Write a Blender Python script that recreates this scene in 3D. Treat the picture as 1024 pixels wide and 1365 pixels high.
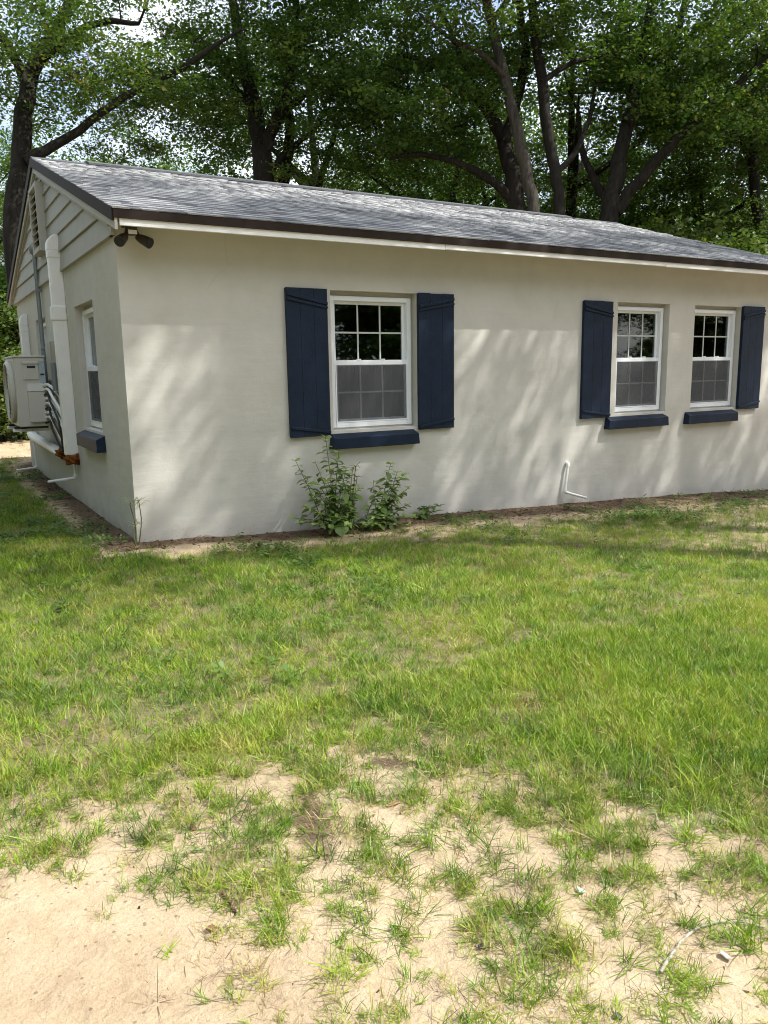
import bpy, bmesh, math, random
import numpy as np
from mathutils import Vector, Matrix

# ------------------------------------------------------------------ clear, camera, sky, sun, exposure
for o in list(bpy.data.objects):
    bpy.data.objects.remove(o, do_unlink=True)
SC = bpy.context.scene
COL = SC.collection
rng = np.random.default_rng(7)
random.seed(7)

CAM = np.array([-1.50338, -6.67636, 1.40])
YAW, PITCH, ROLL, FPX = 0.53372, -0.17918, -0.01674, 1042.65      # focal length in photo pixels (1024 wide)
FW = np.array([math.sin(YAW) * math.cos(PITCH), math.cos(YAW) * math.cos(PITCH), math.sin(PITCH)])
_r = np.array([math.cos(YAW), -math.sin(YAW), 0.0])
_u = np.cross(_r, FW)
RT = math.cos(ROLL) * _r + math.sin(ROLL) * _u
UP = -math.sin(ROLL) * _r + math.cos(ROLL) * _u
cam_data = bpy.data.cameras.new('camera')
cam = bpy.data.objects.new('camera', cam_data)
COL.objects.link(cam)
cam.matrix_world = Matrix(((RT[0], UP[0], -FW[0], CAM[0]), (RT[1], UP[1], -FW[1], CAM[1]),
                           (RT[2], UP[2], -FW[2], CAM[2]), (0, 0, 0, 1)))
cam_data.sensor_fit = 'HORIZONTAL'
cam_data.sensor_width = 36.0
cam_data.lens = 36.0 * FPX / 1024.0
cam_data.clip_start = 0.05
cam_data.clip_end = 3000.0
SC.camera = cam

SUN_DIR = Vector((1.2, -1.0, 1.95)).normalized()                   # towards the sun
SUN_EL = math.asin(SUN_DIR.z)
SUN_AZ = math.atan2(SUN_DIR.x, SUN_DIR.y)                           # clockwise from +Y
world = bpy.data.worlds.new('World')
SC.world = world
world.use_nodes = True
wn = world.node_tree
bg = wn.nodes['Background']
sky = wn.nodes.new('ShaderNodeTexSky')
sky.sky_type = 'NISHITA'
sky.sun_disc = False
sky.sun_elevation = SUN_EL
sky.sun_rotation = SUN_AZ
sky.air_density = 1.0
sky.dust_density = 3.0
sky.ozone_density = 1.0
# thin broken cloud over the whole sky
_tc = wn.nodes.new('ShaderNodeTexCoord'); _nz = wn.nodes.new('ShaderNodeTexNoise'); _rp = wn.nodes.new('ShaderNodeValToRGB'); _mx = wn.nodes.new('ShaderNodeMix')
_nz.inputs['Scale'].default_value = 2.6; _nz.inputs['Detail'].default_value = 7.0; _nz.inputs['Roughness'].default_value = .6
_rp.color_ramp.elements[0].position = .36; _rp.color_ramp.elements[1].position = .62
_mx.data_type = 'RGBA'; _mx.inputs[7].default_value = (5.6, 5.95, 6.4, 1)
wn.links.new(_tc.outputs['Generated'], _nz.inputs['Vector']); wn.links.new(_nz.outputs['Fac'], _rp.inputs['Fac'])
wn.links.new(_rp.outputs['Color'], _mx.inputs[0]); wn.links.new(sky.outputs['Color'], _mx.inputs[6])
wn.links.new(_mx.outputs[2], bg.inputs['Color'])
bg.inputs['Strength'].default_value = 0.15
sun_data = bpy.data.lights.new('sun', 'SUN')
sun_data.energy = 4.0
sun_data.angle = math.radians(0.55)
sun_data.color = (1.0, 0.965, 0.90)
sun = bpy.data.objects.new('sun', sun_data)
COL.objects.link(sun)
sun.rotation_euler = SUN_DIR.to_track_quat('Z', 'Y').to_euler()
sun.location = (20, -20, 30)
SC.view_settings.view_transform = 'Standard'
SC.view_settings.look = 'None'
SC.view_settings.gamma = 1.0
SC.view_settings.exposure = 0.95
SC.view_settings.use_curve_mapping = False
SC.cycles.use_denoising = True
SC.cycles.filter_width = 1.0
SC.cycles.max_bounces = 10
SC.cycles.transparent_max_bounces = 16
SC.cycles.sample_clamp_indirect = 8.0


# ------------------------------------------------------------------ helpers
def proj(P):
    """world points (N,3) -> photo pixels (N,2)"""
    v = np.atleast_2d(P) - CAM
    z = v @ FW
    z = np.where(z < 0.05, 0.05, z)
    return np.stack([512 + FPX * (v @ RT) / z, 682.5 - FPX * (v @ UP) / z], 1)


def at(u, v, d):
    """photo pixel at depth d (metres along the view axis) -> world point"""
    return CAM + d * (FW + (u - 512) / FPX * RT - (v - 682.5) / FPX * UP)


def link(o, parent=None):
    COL.objects.link(o)
    if parent is not None:
        o.parent = parent
    return o


def tag(o, label=None, cat=None, group=None, kind=None):
    if label: o['label'] = label
    if cat: o['category'] = cat
    if group: o['group'] = group
    if kind: o['kind'] = kind
    return o


def thing(name, loc, label, cat, group=None):
    o = bpy.data.objects.new(name, None)
    o.empty_display_size = 0.1
    o.location = loc
    COL.objects.link(o)
    return tag(o, label, cat, group)


class MB:
    """collects shapes, then links them as one mesh object"""
    def __init__(s):
        s.v, s.f = [], []

    def add(s, V, F):
        n = len(s.v)
        s.v += [tuple(map(float, p)) for p in V]
        s.f += [tuple(int(i) + n for i in f) for f in F]
        return s

    def box(s, x0, x1, y0, y1, z0, z1):
        return s.add([(x0, y0, z0), (x1, y0, z0), (x1, y1, z0), (x0, y1, z0), (x0, y0, z1), (x1, y0, z1), (x1, y1, z1), (x0, y1, z1)],
                     [(0, 3, 2, 1), (4, 5, 6, 7), (0, 1, 5, 4), (1, 2, 6, 5), (2, 3, 7, 6), (3, 0, 4, 7)])

    def hexa(s, P):
        """8 corners: bottom ring then top ring"""
        return s.add(P, [(0, 3, 2, 1), (4, 5, 6, 7), (0, 1, 5, 4), (1, 2, 6, 5), (2, 3, 7, 6), (3, 0, 4, 7)])

    def prism(s, poly, axis, a0, a1):
        """2-D polygon extruded along axis (0,1,2) from a0 to a1"""
        n = len(poly)
        def P(q, a):
            q = list(q); q.insert(axis, a); return q
        V = [P(q, a0) for q in poly] + [P(q, a1) for q in poly]
        F = [tuple(range(n))[::-1], tuple(range(n, 2 * n))] + [(i, (i + 1) % n, n + (i + 1) % n, n + i) for i in range(n)]
        return s.add(V, F)

    def tube(s, pts, rad, sides=8, cap=True):
        V, F = tube_np(pts, rad, sides)
        n0 = len(V)
        F = [tuple(f) for f in F]
        if cap:
            F.append(tuple(range(sides))[::-1]); F.append(tuple(range(n0 - sides, n0)))
        return s.add(V, F)

    def lathe(s, prof, c, axis='z', sides=16):
        """profile [(r, h)...] turned round an axis through c"""
        V = []
        for r, h in prof:
            for k in range(sides):
                a = 2 * math.pi * k / sides
                p = (r * math.cos(a), r * math.sin(a), h)
                if axis == 'x': p = (p[2], p[0], p[1])
                if axis == 'y': p = (p[0], p[2], p[1])
                V.append((c[0] + p[0], c[1] + p[1], c[2] + p[2]))
        F = []
        for i in range(len(prof) - 1):
            for k in range(sides):
                F.append((i * sides + k, i * sides + (k + 1) % sides, (i + 1) * sides + (k + 1) % sides, (i + 1) * sides + k))
        F.append(tuple(range(sides))[::-1]); m = (len(prof) - 1) * sides
        F.append(tuple(range(m, m + sides)))
        return s.add(V, F)

    def mesh(s, name, mat, off=(0, 0, 0), smooth=False):
        me = bpy.data.meshes.new(name)
        o = Vector(off)
        me.from_pydata([Vector(p) - o for p in s.v], [], s.f)
        bm = bmesh.new(); bm.from_mesh(me)
        bmesh.ops.recalc_face_normals(bm, faces=bm.faces)
        bm.to_mesh(me); bm.free()
        me.materials.append(mat)
        if smooth:
            me.polygons.foreach_set('use_smooth', [True] * len(me.polygons))
            me.update()
        return me

    def build(s, name, mat, parent=None, bevel=0.0, smooth=False, off=None):
        if off is None:
            off = world_loc(parent)
        me = s.mesh(name, mat, off, smooth)
        o = link(bpy.data.objects.new(name, me), parent)
        if parent is None:
            o.location = off
        if bevel:
            b = o.modifiers.new('bevel', 'BEVEL'); b.width = bevel; b.segments = 2; b.limit_method = 'ANGLE'
        if smooth:
            e = o.modifiers.new('edges', 'EDGE_SPLIT'); e.split_angle = math.radians(50)
        return o


def world_loc(o):
    p = Vector((0, 0, 0))
    while o is not None:
        p += o.location; o = o.parent
    return p


def tube_np(pts, rad, sides=6):
    P = np.asarray(pts, float); n = len(P)
    R = np.asarray(rad, float) if np.ndim(rad) else np.full(n, float(rad))
    T = np.gradient(P, axis=0); T /= np.linalg.norm(T, axis=1)[:, None] + 1e-9
    a = np.array([0, 0, 1.0]) if abs(T[0][2]) < .9 else np.array([1.0, 0, 0])
    V = []
    N = np.cross(T[0], a); N /= np.linalg.norm(N)
    ang = np.arange(sides) * 2 * math.pi / sides
    for i in range(n):
        N = N - T[i] * (N @ T[i]); N /= np.linalg.norm(N) + 1e-9
        B = np.cross(T[i], N)
        V.append(P[i] + R[i] * (np.cos(ang)[:, None] * N + np.sin(ang)[:, None] * B))
    V = np.concatenate(V)
    i = np.arange(n - 1)[:, None] * sides; k = np.arange(sides)[None]; k2 = (k + 1) % sides
    F = np.stack([i + k, i + k2, i + sides + k2, i + sides + k], -1).reshape(-1, 4)
    return V, F


def spline(pts, n):
    """Catmull-Rom through pts, n samples"""
    P = np.asarray(pts, float)
    if len(P) == 2:
        t = np.linspace(0, 1, n)[:, None]; return P[0] * (1 - t) + P[1] * t
    Q = np.vstack([2 * P[0] - P[1], P, 2 * P[-1] - P[-2]])
    t = np.linspace(0, len(P) - 1 - 1e-6, n); i = t.astype(int); f = (t - i)[:, None]
    a, b, c, d = Q[i], Q[i + 1], Q[i + 2], Q[i + 3]
    return .5 * (2 * b + (c - a) * f + (2 * a - 5 * b + 4 * c - d) * f ** 2 + (3 * b - a - 3 * c + d) * f ** 3)


def mesh_np(name, V, F, mat, attrs=None, smooth=False):
    """fast mesh from arrays; F (M,4) or (M,3)"""
    V = np.asarray(V, np.float32); F = np.asarray(F, np.int32); k = F.shape[1]
    me = bpy.data.meshes.new(name)
    me.vertices.add(len(V)); me.vertices.foreach_set('co', V.ravel())
    me.loops.add(F.size); me.loops.foreach_set('vertex_index', F.ravel())
    me.polygons.add(len(F)); me.polygons.foreach_set('loop_start', np.arange(len(F), dtype=np.int32) * k)
    for n, (dom, arr) in (attrs or {}).items():
        a = me.attributes.new(n, 'FLOAT', dom); a.data.foreach_set('value', np.asarray(arr, np.float32))
    if smooth: me.polygons.foreach_set('use_smooth', np.ones(len(F), bool))
    me.update(calc_edges=True)
    me.materials.append(mat)
    return me


def vnoise(x, y, s, seed=0):
    """smooth value noise in [0,1], cell size s"""
    x = np.asarray(x) / s + 1000.5; y = np.asarray(y) / s + 1000.5
    xi = np.floor(x).astype(np.int64); yi = np.floor(y).astype(np.int64)
    fx = x - xi; fy = y - yi; fx = fx * fx * (3 - 2 * fx); fy = fy * fy * (3 - 2 * fy)
    def h(a, b):
        n = (a * 374761393 + b * 668265263 + seed * 974634777) & 0xFFFFFFFF
        n = ((n ^ (n >> 13)) * 1274126177) & 0xFFFFFFFF
        return ((n ^ (n >> 16)) & 0xFFFF) / 65535.0
    return (h(xi, yi) * (1 - fx) + h(xi + 1, yi) * fx) * (1 - fy) + (h(xi, yi + 1) * (1 - fx) + h(xi + 1, yi + 1) * fx) * fy


def fbm(x, y, s, seed=0):
    return (vnoise(x, y, s, seed) * .55 + vnoise(x, y, s / 2.1, seed + 1) * .3 + vnoise(x, y, s / 4.3, seed + 2) * .15)


# ------------------------------------------------------------------ materials
class Mat:
    def __init__(s, name):
        s.m = bpy.data.materials.new(name); s.m.use_nodes = True
        s.t = s.m.node_tree; s.n = s.t.nodes; s.l = s.t.links
        s.b = s.n['Principled BSDF']; s.out = s.n['Material Output']

    def node(s, t, **kw):
        n = s.n.new(t)
        for k, v in kw.items():
            if k.startswith('_'): setattr(n, k[1:], v)
            else: n.inputs[k.replace('0', ' ')].default_value = v
        return n

    def obj(s):
        return s.node('ShaderNodeTexCoord').outputs['Object']

    def noise(s, scale, detail=4, rough=.55, vec=None, out='Fac'):
        n = s.node('ShaderNodeTexNoise', Scale=scale, Detail=detail, Roughness=rough)
        if vec is not None: s.l.new(vec, n.inputs['Vector'])
        return n.outputs[out]

    def ramp(s, fac, stops):
        r = s.node('ShaderNodeValToRGB'); e = r.color_ramp.elements
        while len(e) < len(stops): e.new(.5)
        for i, (p, c) in enumerate(stops):
            e[i].position = p; e[i].color = (*c, 1) if len(c) == 3 else c
        s.l.new(fac, r.inputs['Fac']); return r.outputs['Color']

    def mix(s, fac, a, b, mode='MIX'):
        n = s.node('ShaderNodeMix', _data_type='RGBA', _blend_type=mode)
        for i, x in ((0, fac), (6, a), (7, b)):
            if hasattr(x, 'is_linked'): s.l.new(x, n.inputs[i])
            elif i == 0: n.inputs[0].default_value = x
            else: n.inputs[i].default_value = (*x, 1)
        return n.outputs[2]

    def math(s, op, a, b=0.0, clamp=False):
        n = s.node('ShaderNodeMath', _operation=op, _use_clamp=clamp)
        for i, x in ((0, a), (1, b)):
            if hasattr(x, 'is_linked'): s.l.new(x, n.inputs[i])
            else: n.inputs[i].default_value = x
        return n.outputs[0]

    def attr(s, name, typ='GEOMETRY'):
        n = s.node('ShaderNodeAttribute'); n.attribute_type = typ; n.attribute_name = name; return n.outputs['Fac']

    def bump(s, h, dist, strength=1.0, prev=None):
        n = s.node('ShaderNodeBump', Strength=strength, Distance=dist); s.l.new(h, n.inputs['Height'])
        if prev is not None: s.l.new(prev, n.inputs['Normal'])
        return n.outputs['Normal']

    def set(s, color=None, rough=None, normal=None, spec=None, metal=None):
        b = s.b
        if color is not None:
            if hasattr(color, 'is_linked'): s.l.new(color, b.inputs['Base Color'])
            else: b.inputs['Base Color'].default_value = (*color, 1)
        if rough is not None:
            if hasattr(rough, 'is_linked'): s.l.new(rough, b.inputs['Roughness'])
            else: b.inputs['Roughness'].default_value = rough
        if normal is not None: s.l.new(normal, b.inputs['Normal'])
        if spec is not None: b.inputs['Specular IOR Level'].default_value = spec
        if metal is not None: b.inputs['Metallic'].default_value = metal
        return s.m


def painted(name, col, rough=.5, var=.12, scale=6, spec=.4, metal=0.0, bump=.002):
    M = Mat(name); v = M.obj()
    n = M.noise(scale, 5, .6, v); n2 = M.noise(scale * 9, 3, .6, v)
    f = M.math('ADD', M.math('MULTIPLY', n, .7), M.math('MULTIPLY', n2, .3))
    c = M.ramp(f, [(.3, tuple(x * (1 - var) for x in col)), (.7, tuple(min(1, x * (1 + var)) for x in col))])
    return M.set(c, rough, M.bump(n2, bump, .5), spec, metal)


def stucco():
    M = Mat('stucco'); v = M.obj()
    big = M.noise(.9, 4, .55, v); mid = M.noise(5, 4, .6, v); fine = M.noise(60, 4, .65, v)
    mp = M.node('ShaderNodeMapping'); mp.inputs['Scale'].default_value = (.6, .6, 4.0); M.l.new(v, mp.inputs['Vector'])
    trowel = M.noise(2.2, 4, .6, mp.outputs['Vector'])
    f = M.math('ADD', M.math('MULTIPLY', big, .6), M.math('MULTIPLY', mid, .4))
    c = M.ramp(f, [(.3, (.55, .535, .49)), (.52, (.615, .60, .555)), (.72, (.655, .64, .595))])
    wv = M.node('ShaderNodeMixRGB'); wv.inputs[0].default_value = .12; M.l.new(v, wv.inputs[1]); M.l.new(M.noise(3, 4, .6, v, 'Color'), wv.inputs[2])
    vc = M.node('ShaderNodeTexVoronoi', Scale=.55); vc.feature = 'DISTANCE_TO_EDGE'; M.l.new(wv.outputs[0], vc.inputs['Vector'])
    crack = M.math('MULTIPLY', M.math('LESS_THAN', vc.outputs['Distance'], .0028), M.math('GREATER_THAN', M.noise(.8, 2, .5, v), .52))
    c = M.mix(M.math('MULTIPLY', crack, .07), c, (.25, .23, .20))
    dots = M.math('GREATER_THAN', M.noise(16, 2, .5, v), .765)
    c = M.mix(M.math('MULTIPLY', dots, .16), c, (.30, .27, .22))
    # rain-splashed soil low on the wall: speckles that thin out upwards
    sx = M.node('ShaderNodeSeparateXYZ'); M.l.new(v, sx.inputs[0])
    h = M.math('SUBTRACT', .17, M.math('ADD', sx.outputs['Z'], M.math('MULTIPLY', sx.outputs['X'], .04)))
    low = M.math('MULTIPLY', h, 4.5, True)
    spk = M.math('MULTIPLY', M.math('GREATER_THAN', M.noise(55, 3, .7, v), .635), M.math('MULTIPLY', low, .75))
    stain = M.math('MULTIPLY', M.math('MULTIPLY', M.math('SUBTRACT', M.noise(3.5, 4, .7, v), .34, True), 1.8, True), M.math('MULTIPLY', low, 1.0, True))
    c = M.mix(M.math('MULTIPLY', stain, .8), c, (.30, .25, .185)); c = M.mix(spk, c, (.10, .075, .05))
    nrm = M.bump(trowel, .02, .24); nrm = M.bump(big, .06, .25, nrm); nrm = M.bump(mid, .012, .22, nrm); nrm = M.bump(fine, .0025, .3, nrm)
    return M.set(c, .85, nrm, .25)


def side_stucco():
    return stucco()


def leaf_mat(name, stops, trans=.35, rough=.5, source='GEOMETRY'):
    M = Mat(name)
    c = M.ramp(M.attr('rnd', source), stops)
    M.set(c, rough, None, .35)
    tr = M.node('ShaderNodeBsdfTranslucent')
    c2 = M.mix(1.0, c, (1.0, 1.05, .55), 'MULTIPLY'); M.l.new(c2, tr.inputs['Color'])
    mx = M.node('ShaderNodeMixShader'); mx.inputs[0].default_value = trans
    M.l.new(M.b.outputs[0], mx.inputs[1]); M.l.new(tr.outputs[0], mx.inputs[2]); M.l.new(mx.outputs[0], M.out.inputs['Surface'])
    return M.m


def bark_mat(name, a, b):
    M = Mat(name); v = M.obj()
    mp = M.node('ShaderNodeMapping'); mp.inputs['Scale'].default_value = (9, 9, 1.6); M.l.new(v, mp.inputs['Vector'])
    n = M.noise(1.5, 5, .65, mp.outputs['Vector']); n2 = M.noise(1.3, 3, .5, v)
    c = M.ramp(M.math('ADD', M.math('MULTIPLY', n, .75), M.math('MULTIPLY', n2, .25)), [(.32, a), (.68, b)])
    return M.set(c, .9, M.bump(n, .03, .9), .2)


def shingle_mat(name, src):
    M = Mat(name); v = M.obj()
    if src == 'OBJ':
        r = M.node('ShaderNodeObjectInfo').outputs['Random']
    else:
        r = M.attr('rnd')
    gr = M.noise(140, 3, .7, v); md = M.noise(5, 3, .6, v)
    base = M.ramp(r, [(0, (.10, .102, .112)), (.3, (.25, .255, .27)), (.6, (.385, .39, .40)), (1, (.53, .535, .54))])
    c = M.mix(.6, base, M.ramp(gr, [(.3, (.55, .55, .55)), (.7, (1.1, 1.1, 1.1))]), 'MULTIPLY')
    c = M.mix(.3, c, M.ramp(md, [(.3, (.6, .6, .6)), (.7, (1, 1, 1))]), 'MULTIPLY')
    return M.set(c, .8, M.bump(gr, .004, .7), .45)


def ground_mat():
    M = Mat('sandy_ground'); v = M.obj()
    fine = M.noise(70, 6, .75, v); mid = M.noise(9, 5, .65, v); big = M.noise(1.2, 4, .55, v); grit = M.noise(230, 3, .7, v)
    sand = M.ramp(mid, [(.3, (.47, .365, .245)), (.5, (.55, .44, .305)), (.72, (.615, .505, .365))])
    sand = M.mix(.35, sand, M.ramp(fine, [(.3, (.55, .5, .45)), (.62, (1.1, 1.08, 1.02))]), 'MULTIPLY')
    sand = M.mix(.35, sand, M.ramp(grit, [(.3, (.6, .55, .5)), (.7, (1.1, 1.1, 1.1))]), 'MULTIPLY')
    sand = M.mix(.5, sand, M.ramp(big, [(.35, (.74, .70, .66)), (.6, (1.05, 1.05, 1.05))]), 'MULTIPLY')
    # scattered dark grit and organic crumbs
    vor = M.node('ShaderNodeTexVoronoi', Scale=38.0); M.l.new(v, vor.inputs['Vector'])
    sel = M.node('ShaderNodeSeparateColor'); M.l.new(vor.outputs['Color'], sel.inputs[0])
    crumb = M.math('MULTIPLY', M.math('LESS_THAN', vor.outputs['Distance'], .19), M.math('GREATER_THAN', sel.outputs[0], .72))
    sand = M.mix(M.math('MULTIPLY', crumb, .65), sand, (.17, .115, .07))
    soilc = M.ramp(fine, [(.3, (.045, .03, .02)), (.55, (.115, .078, .05)), (.75, (.23, .165, .11))])
    thatch = M.ramp(fine, [(.3, (.045, .042, .018)), (.55, (.13, .115, .05)), (.75, (.28, .235, .125))])
    def edge(a, lo=.35, hi=.65):
        k = M.math('ADD', a, M.math('MULTIPLY', M.math('SUBTRACT', mid, .5), 1.1))
        k = M.math('ADD', k, M.math('MULTIPLY', M.math('SUBTRACT', fine, .5), 1.1))
        return M.math('MULTIPLY', M.math('SUBTRACT', k, lo), 1 / (hi - lo), True)
    c = M.mix(M.math('MULTIPLY', edge(M.attr('thatch')), .8), sand, thatch)
    c = M.mix(M.math('MULTIPLY', edge(M.attr('soil'), .32, .58), .9), c, soilc)
    pit = M.noise(26, 4, .6, v); nrm = M.bump(mid, .03, .5); nrm = M.bump(pit, .02, .55, nrm); nrm = M.bump(fine, .012, .7, nrm); nrm = M.bump(grit, .004, .6, nrm)
    return M.set(c, .95, nrm, .15)


def glass_mat():
    M = Mat('window_glass')
    gl = M.node('ShaderNodeBsdfGlossy'); gl.inputs['Roughness'].default_value = .02; gl.inputs['Color'].default_value = (.9, .95, .95, 1)
    tr = M.node('ShaderNodeBsdfTransparent'); tr.inputs['Color'].default_value = (.55, .6, .58, 1)
    fr = M.node('ShaderNodeFresnel'); fr.inputs['IOR'].default_value = 1.75
    M.l.new(M.bump(M.noise(1.2, 2, .5, M.obj()), .01, .06), gl.inputs['Normal'])
    mx = M.node('ShaderNodeMixShader'); M.l.new(fr.outputs[0], mx.inputs[0]); M.l.new(tr.outputs[0], mx.inputs[1]); M.l.new(gl.outputs[0], mx.inputs[2])
    M.l.new(mx.outputs[0], M.out.inputs['Surface']); M.n.remove(M.b)
    return M.m


def screen_mat():
    M = Mat('insect_screen')
    d = M.node('ShaderNodeBsdfDiffuse'); d.inputs['Color'].default_value = (.16, .165, .18, 1)
    tr = M.node('ShaderNodeBsdfTransparent')
    mx = M.node('ShaderNodeMixShader'); mx.inputs[0].default_value = .42
    M.l.new(tr.outputs[0], mx.inputs[1]); M.l.new(d.outputs[0], mx.inputs[2]); M.l.new(mx.outputs[0], M.out.inputs['Surface']); M.n.remove(M.b)
    return M.m


M_STUCCO = stucco()
M_TRIM = painted('beige_trim_paint', (.45, .435, .385), .6, .08, 4)
M_SIDING = painted('siding_paint', (.39, .38, .33), .6, .07, 4)
M_WHITE = painted('white_vinyl', (.84, .87, .91), .35, .04, 5)
M_FASCIA = painted('white_fascia_paint', (.86, .86, .85), .5, .05, 5)
M_BROWN = painted('dark_brown_metal', (.030, .021, .017), .65, .2, 5, .12)
M_NAVY = painted('navy_paint', (.0070, .0175, .042), .5, .3, 7, .28, 0, .004)
M_GLASS = glass_mat()
M_SCREEN = screen_mat()
M_MUNTIN = painted('grey_white_muntin', (.55, .58, .55), .5, .05)
M_CURTAIN = painted('grey_curtain_cloth', (.42, .40, .40), .9, .1)
M_DARK = painted('recess_shade_black', (.015, .015, .015), .8, .2)  # near-black stand-in for the shade inside the gable vent
M_SHING = shingle_mat('asphalt_shingle', 'ATT')
M_RIDGE = painted('ridge_cap_shingle', (.10, .105, .115), .85, .35, 20, .3, 0, .006)
M_PVC = painted('white_pvc', (.88, .88, .86), .4, .05, 8)
M_ACBODY = painted('cream_powder_coat', (.60, .585, .53), .45, .04, 4)
M_GALV = painted('galvanised_steel', (.27, .29, .30), .5, .15, 12, .5, .4)
M_GREY = painted('grey_box_paint', (.17, .20, .22), .5, .12, 8)
M_BLACK = painted('black_rubber', (.02, .02, .021), .6, .2)
M_FOAM = painted('rusty_brown_foam', (.24, .085, .018), .9, .6, 30, .2, 0, .03)
M_BRONZE = painted('bronze_lamp_metal', (.06, .045, .038), .4, .15, 8)
M_INT = painted('dimmed_interior_plaster', (.10, .085, .07), .9, .05)  # darkened so the rooms behind the glass look unlit
M_GROUND = ground_mat()
M_BARK = bark_mat('grey_brown_bark', (.009, .0078, .006), (.034, .029, .022))
M_BARK_PALE = bark_mat('pale_bark', (.022, .019, .015), (.085, .073, .058))
M_LEAF = leaf_mat('oak_leaves', [(0, (.034, .082, .014)), (.4, (.08, .155, .026)), (.75, (.15, .225, .04)), (.93, (.23, .26, .055)), (1, (.22, .15, .05))], .5)
M_LEAF_LIT = leaf_mat('sunlit_light_green_leaves', [(0, (.03, .065, .012)), (.5, (.085, .14, .025)), (1, (.18, .21, .05))], .4)  # light green leaves; sun on the brighter shrubs is put into this colour
M_GRASS = leaf_mat('grass_blade', [(0, (.065, .145, .012)), (.2, (.115, .225, .015)), (.45, (.225, .34, .024)), (.76, (.36, .415, .048)), (.86, (.44, .37, .12)), (.93, (.40, .30, .16)), (1, (.12, .085, .06))], .3, .45, 'INSTANCER')
M_WEED = leaf_mat('weed_leaf', [(0, (.06, .125, .02)), (.6, (.11, .19, .03)), (1, (.18, .20, .05))], .3, .5, 'INSTANCER')
M_DRY = leaf_mat('dead_leaf', [(0, (.05, .03, .018)), (.5, (.14, .085, .045)), (1, (.30, .22, .13))], .1, .8, 'INSTANCER')

# ------------------------------------------------------------------ ground
XW = [0, 1.5, 2.9, 4.9, 6.8, 8.8, 14]
ZW = [-.01, -.085, -.10, -.16, -.24, -.35, -.45]


def ground_z(x, y):
    x = np.asarray(x, float); y = np.asarray(y, float)
    base = np.interp(x, XW, ZW)
    front = np.interp(x, [-6, -1.5, 2, 8, 20], [-.05, -.09, -.10, -.3, -.5])
    w = np.clip(-y / 3.0, 0, 1); w = w * w * (3 - 2 * w)
    z = base * (1 - w) + front * w
    bump = (fbm(x, y, .9, 3) - .5) * .05 + (fbm(x, y, .22, 9) - .5) * .028
    near = np.clip(1.2 - np.hypot(x - 1, y + 3) / 25, 0, 1)
    return z + bump * near


GRID_U = [-200, 0, 170, 340, 512, 680, 850, 1024, 1300]
GRID_V = [680, 720, 750, 790, 850, 920, 980, 1040, 1100, 1150, 1200, 1270, 1340, 1420]
DENS = np.array([
    [.75, .75, .75, .70, .70, .75, .75, .70, .70],
    [.85, .85, .80, .80, .80, .85, .85, .80, .80],
    [.97, .97, .97, .95, .90, .95, .95, .95, .95],
    [1., 1., 1., 1., 1., 1., 1., 1., 1.],
    [1., 1., 1., .95, .90, .95, 1., 1., 1.],
    [.96, .96, .95, .92, .90, .92, .96, .98, .98],
    [.88, .86, .82, .76, .74, .78, .88, .93, .95],
    [.76, .72, .68, .62, .60, .68, .76, .84, .88],
    [.66, .62, .58, .50, .54, .60, .62, .66, .70],
    [.38, .42, .46, .50, .48, .56, .52, .56, .60],
    [0, 0, .08, .46, .42, .54, .42, .46, .52],
    [0, 0, 0, .34, .38, .52, .40, .44, .48],
    [0, 0, 0, .14, .34, .48, .40, .42, .46],
    [0, 0, 0, .06, .24, .38, .30, .32, .38]])


def grid_lookup(u, v, T):
    u = np.clip(u, GRID_U[0], GRID_U[-1]); v = np.clip(v, GRID_V[0], GRID_V[-1])
    iu = np.clip(np.searchsorted(GRID_U, u) - 1, 0, len(GRID_U) - 2); iv = np.clip(np.searchsorted(GRID_V, v) - 1, 0, len(GRID_V) - 2)
    gu = np.array(GRID_U, float); gv = np.array(GRID_V, float)
    fu = (u - gu[iu]) / (gu[iu + 1] - gu[iu]); fv = (v - gv[iv]) / (gv[iv + 1] - gv[iv])
    return (T[iv, iu] * (1 - fu) + T[iv, iu + 1] * fu) * (1 - fv) + (T[iv + 1, iu] * (1 - fu) + T[iv + 1, iu + 1] * fu) * fv


def lawn_density(x, y):
    """how grassy a spot of the yard is (0 bare sand .. 1 thick turf)"""
    z = np.full_like(x, -.08)
    uv = proj(np.stack([x, y, z], 1))
    front = (x - CAM[0]) * FW[0] + (y - CAM[1]) * FW[1] > .3
    d = np.where(front & (y < .3), grid_lookup(uv[:, 0], uv[:, 1], DENS), .55)
    side = (x < 0) & (y > -.4)
    ds = np.clip(1.12 - .35 * fbm(x, y, 1.5, 20), 0, 1) * np.clip((-x - .12) / .35, 0.0, 1)
    d = np.where(side, ds, d)
    wall = (x >= 0) & (y > -1.5) & (y <= 0)
    d = np.where(wall, d * np.clip((-y - .6 * np.interp(x, [0, 2, 5, 9], [.35, .55, .8, 1.2]) - .5 * (fbm(x, y, .4, 23) - .5)) / .6, 0.02, 1), d)
    d = np.where((x > -.05) & (x < 9.3) & (y > 0) & (y < 6.95), 0, d)
    d = np.where(y > 7.5, .35, d)
    return d


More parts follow.
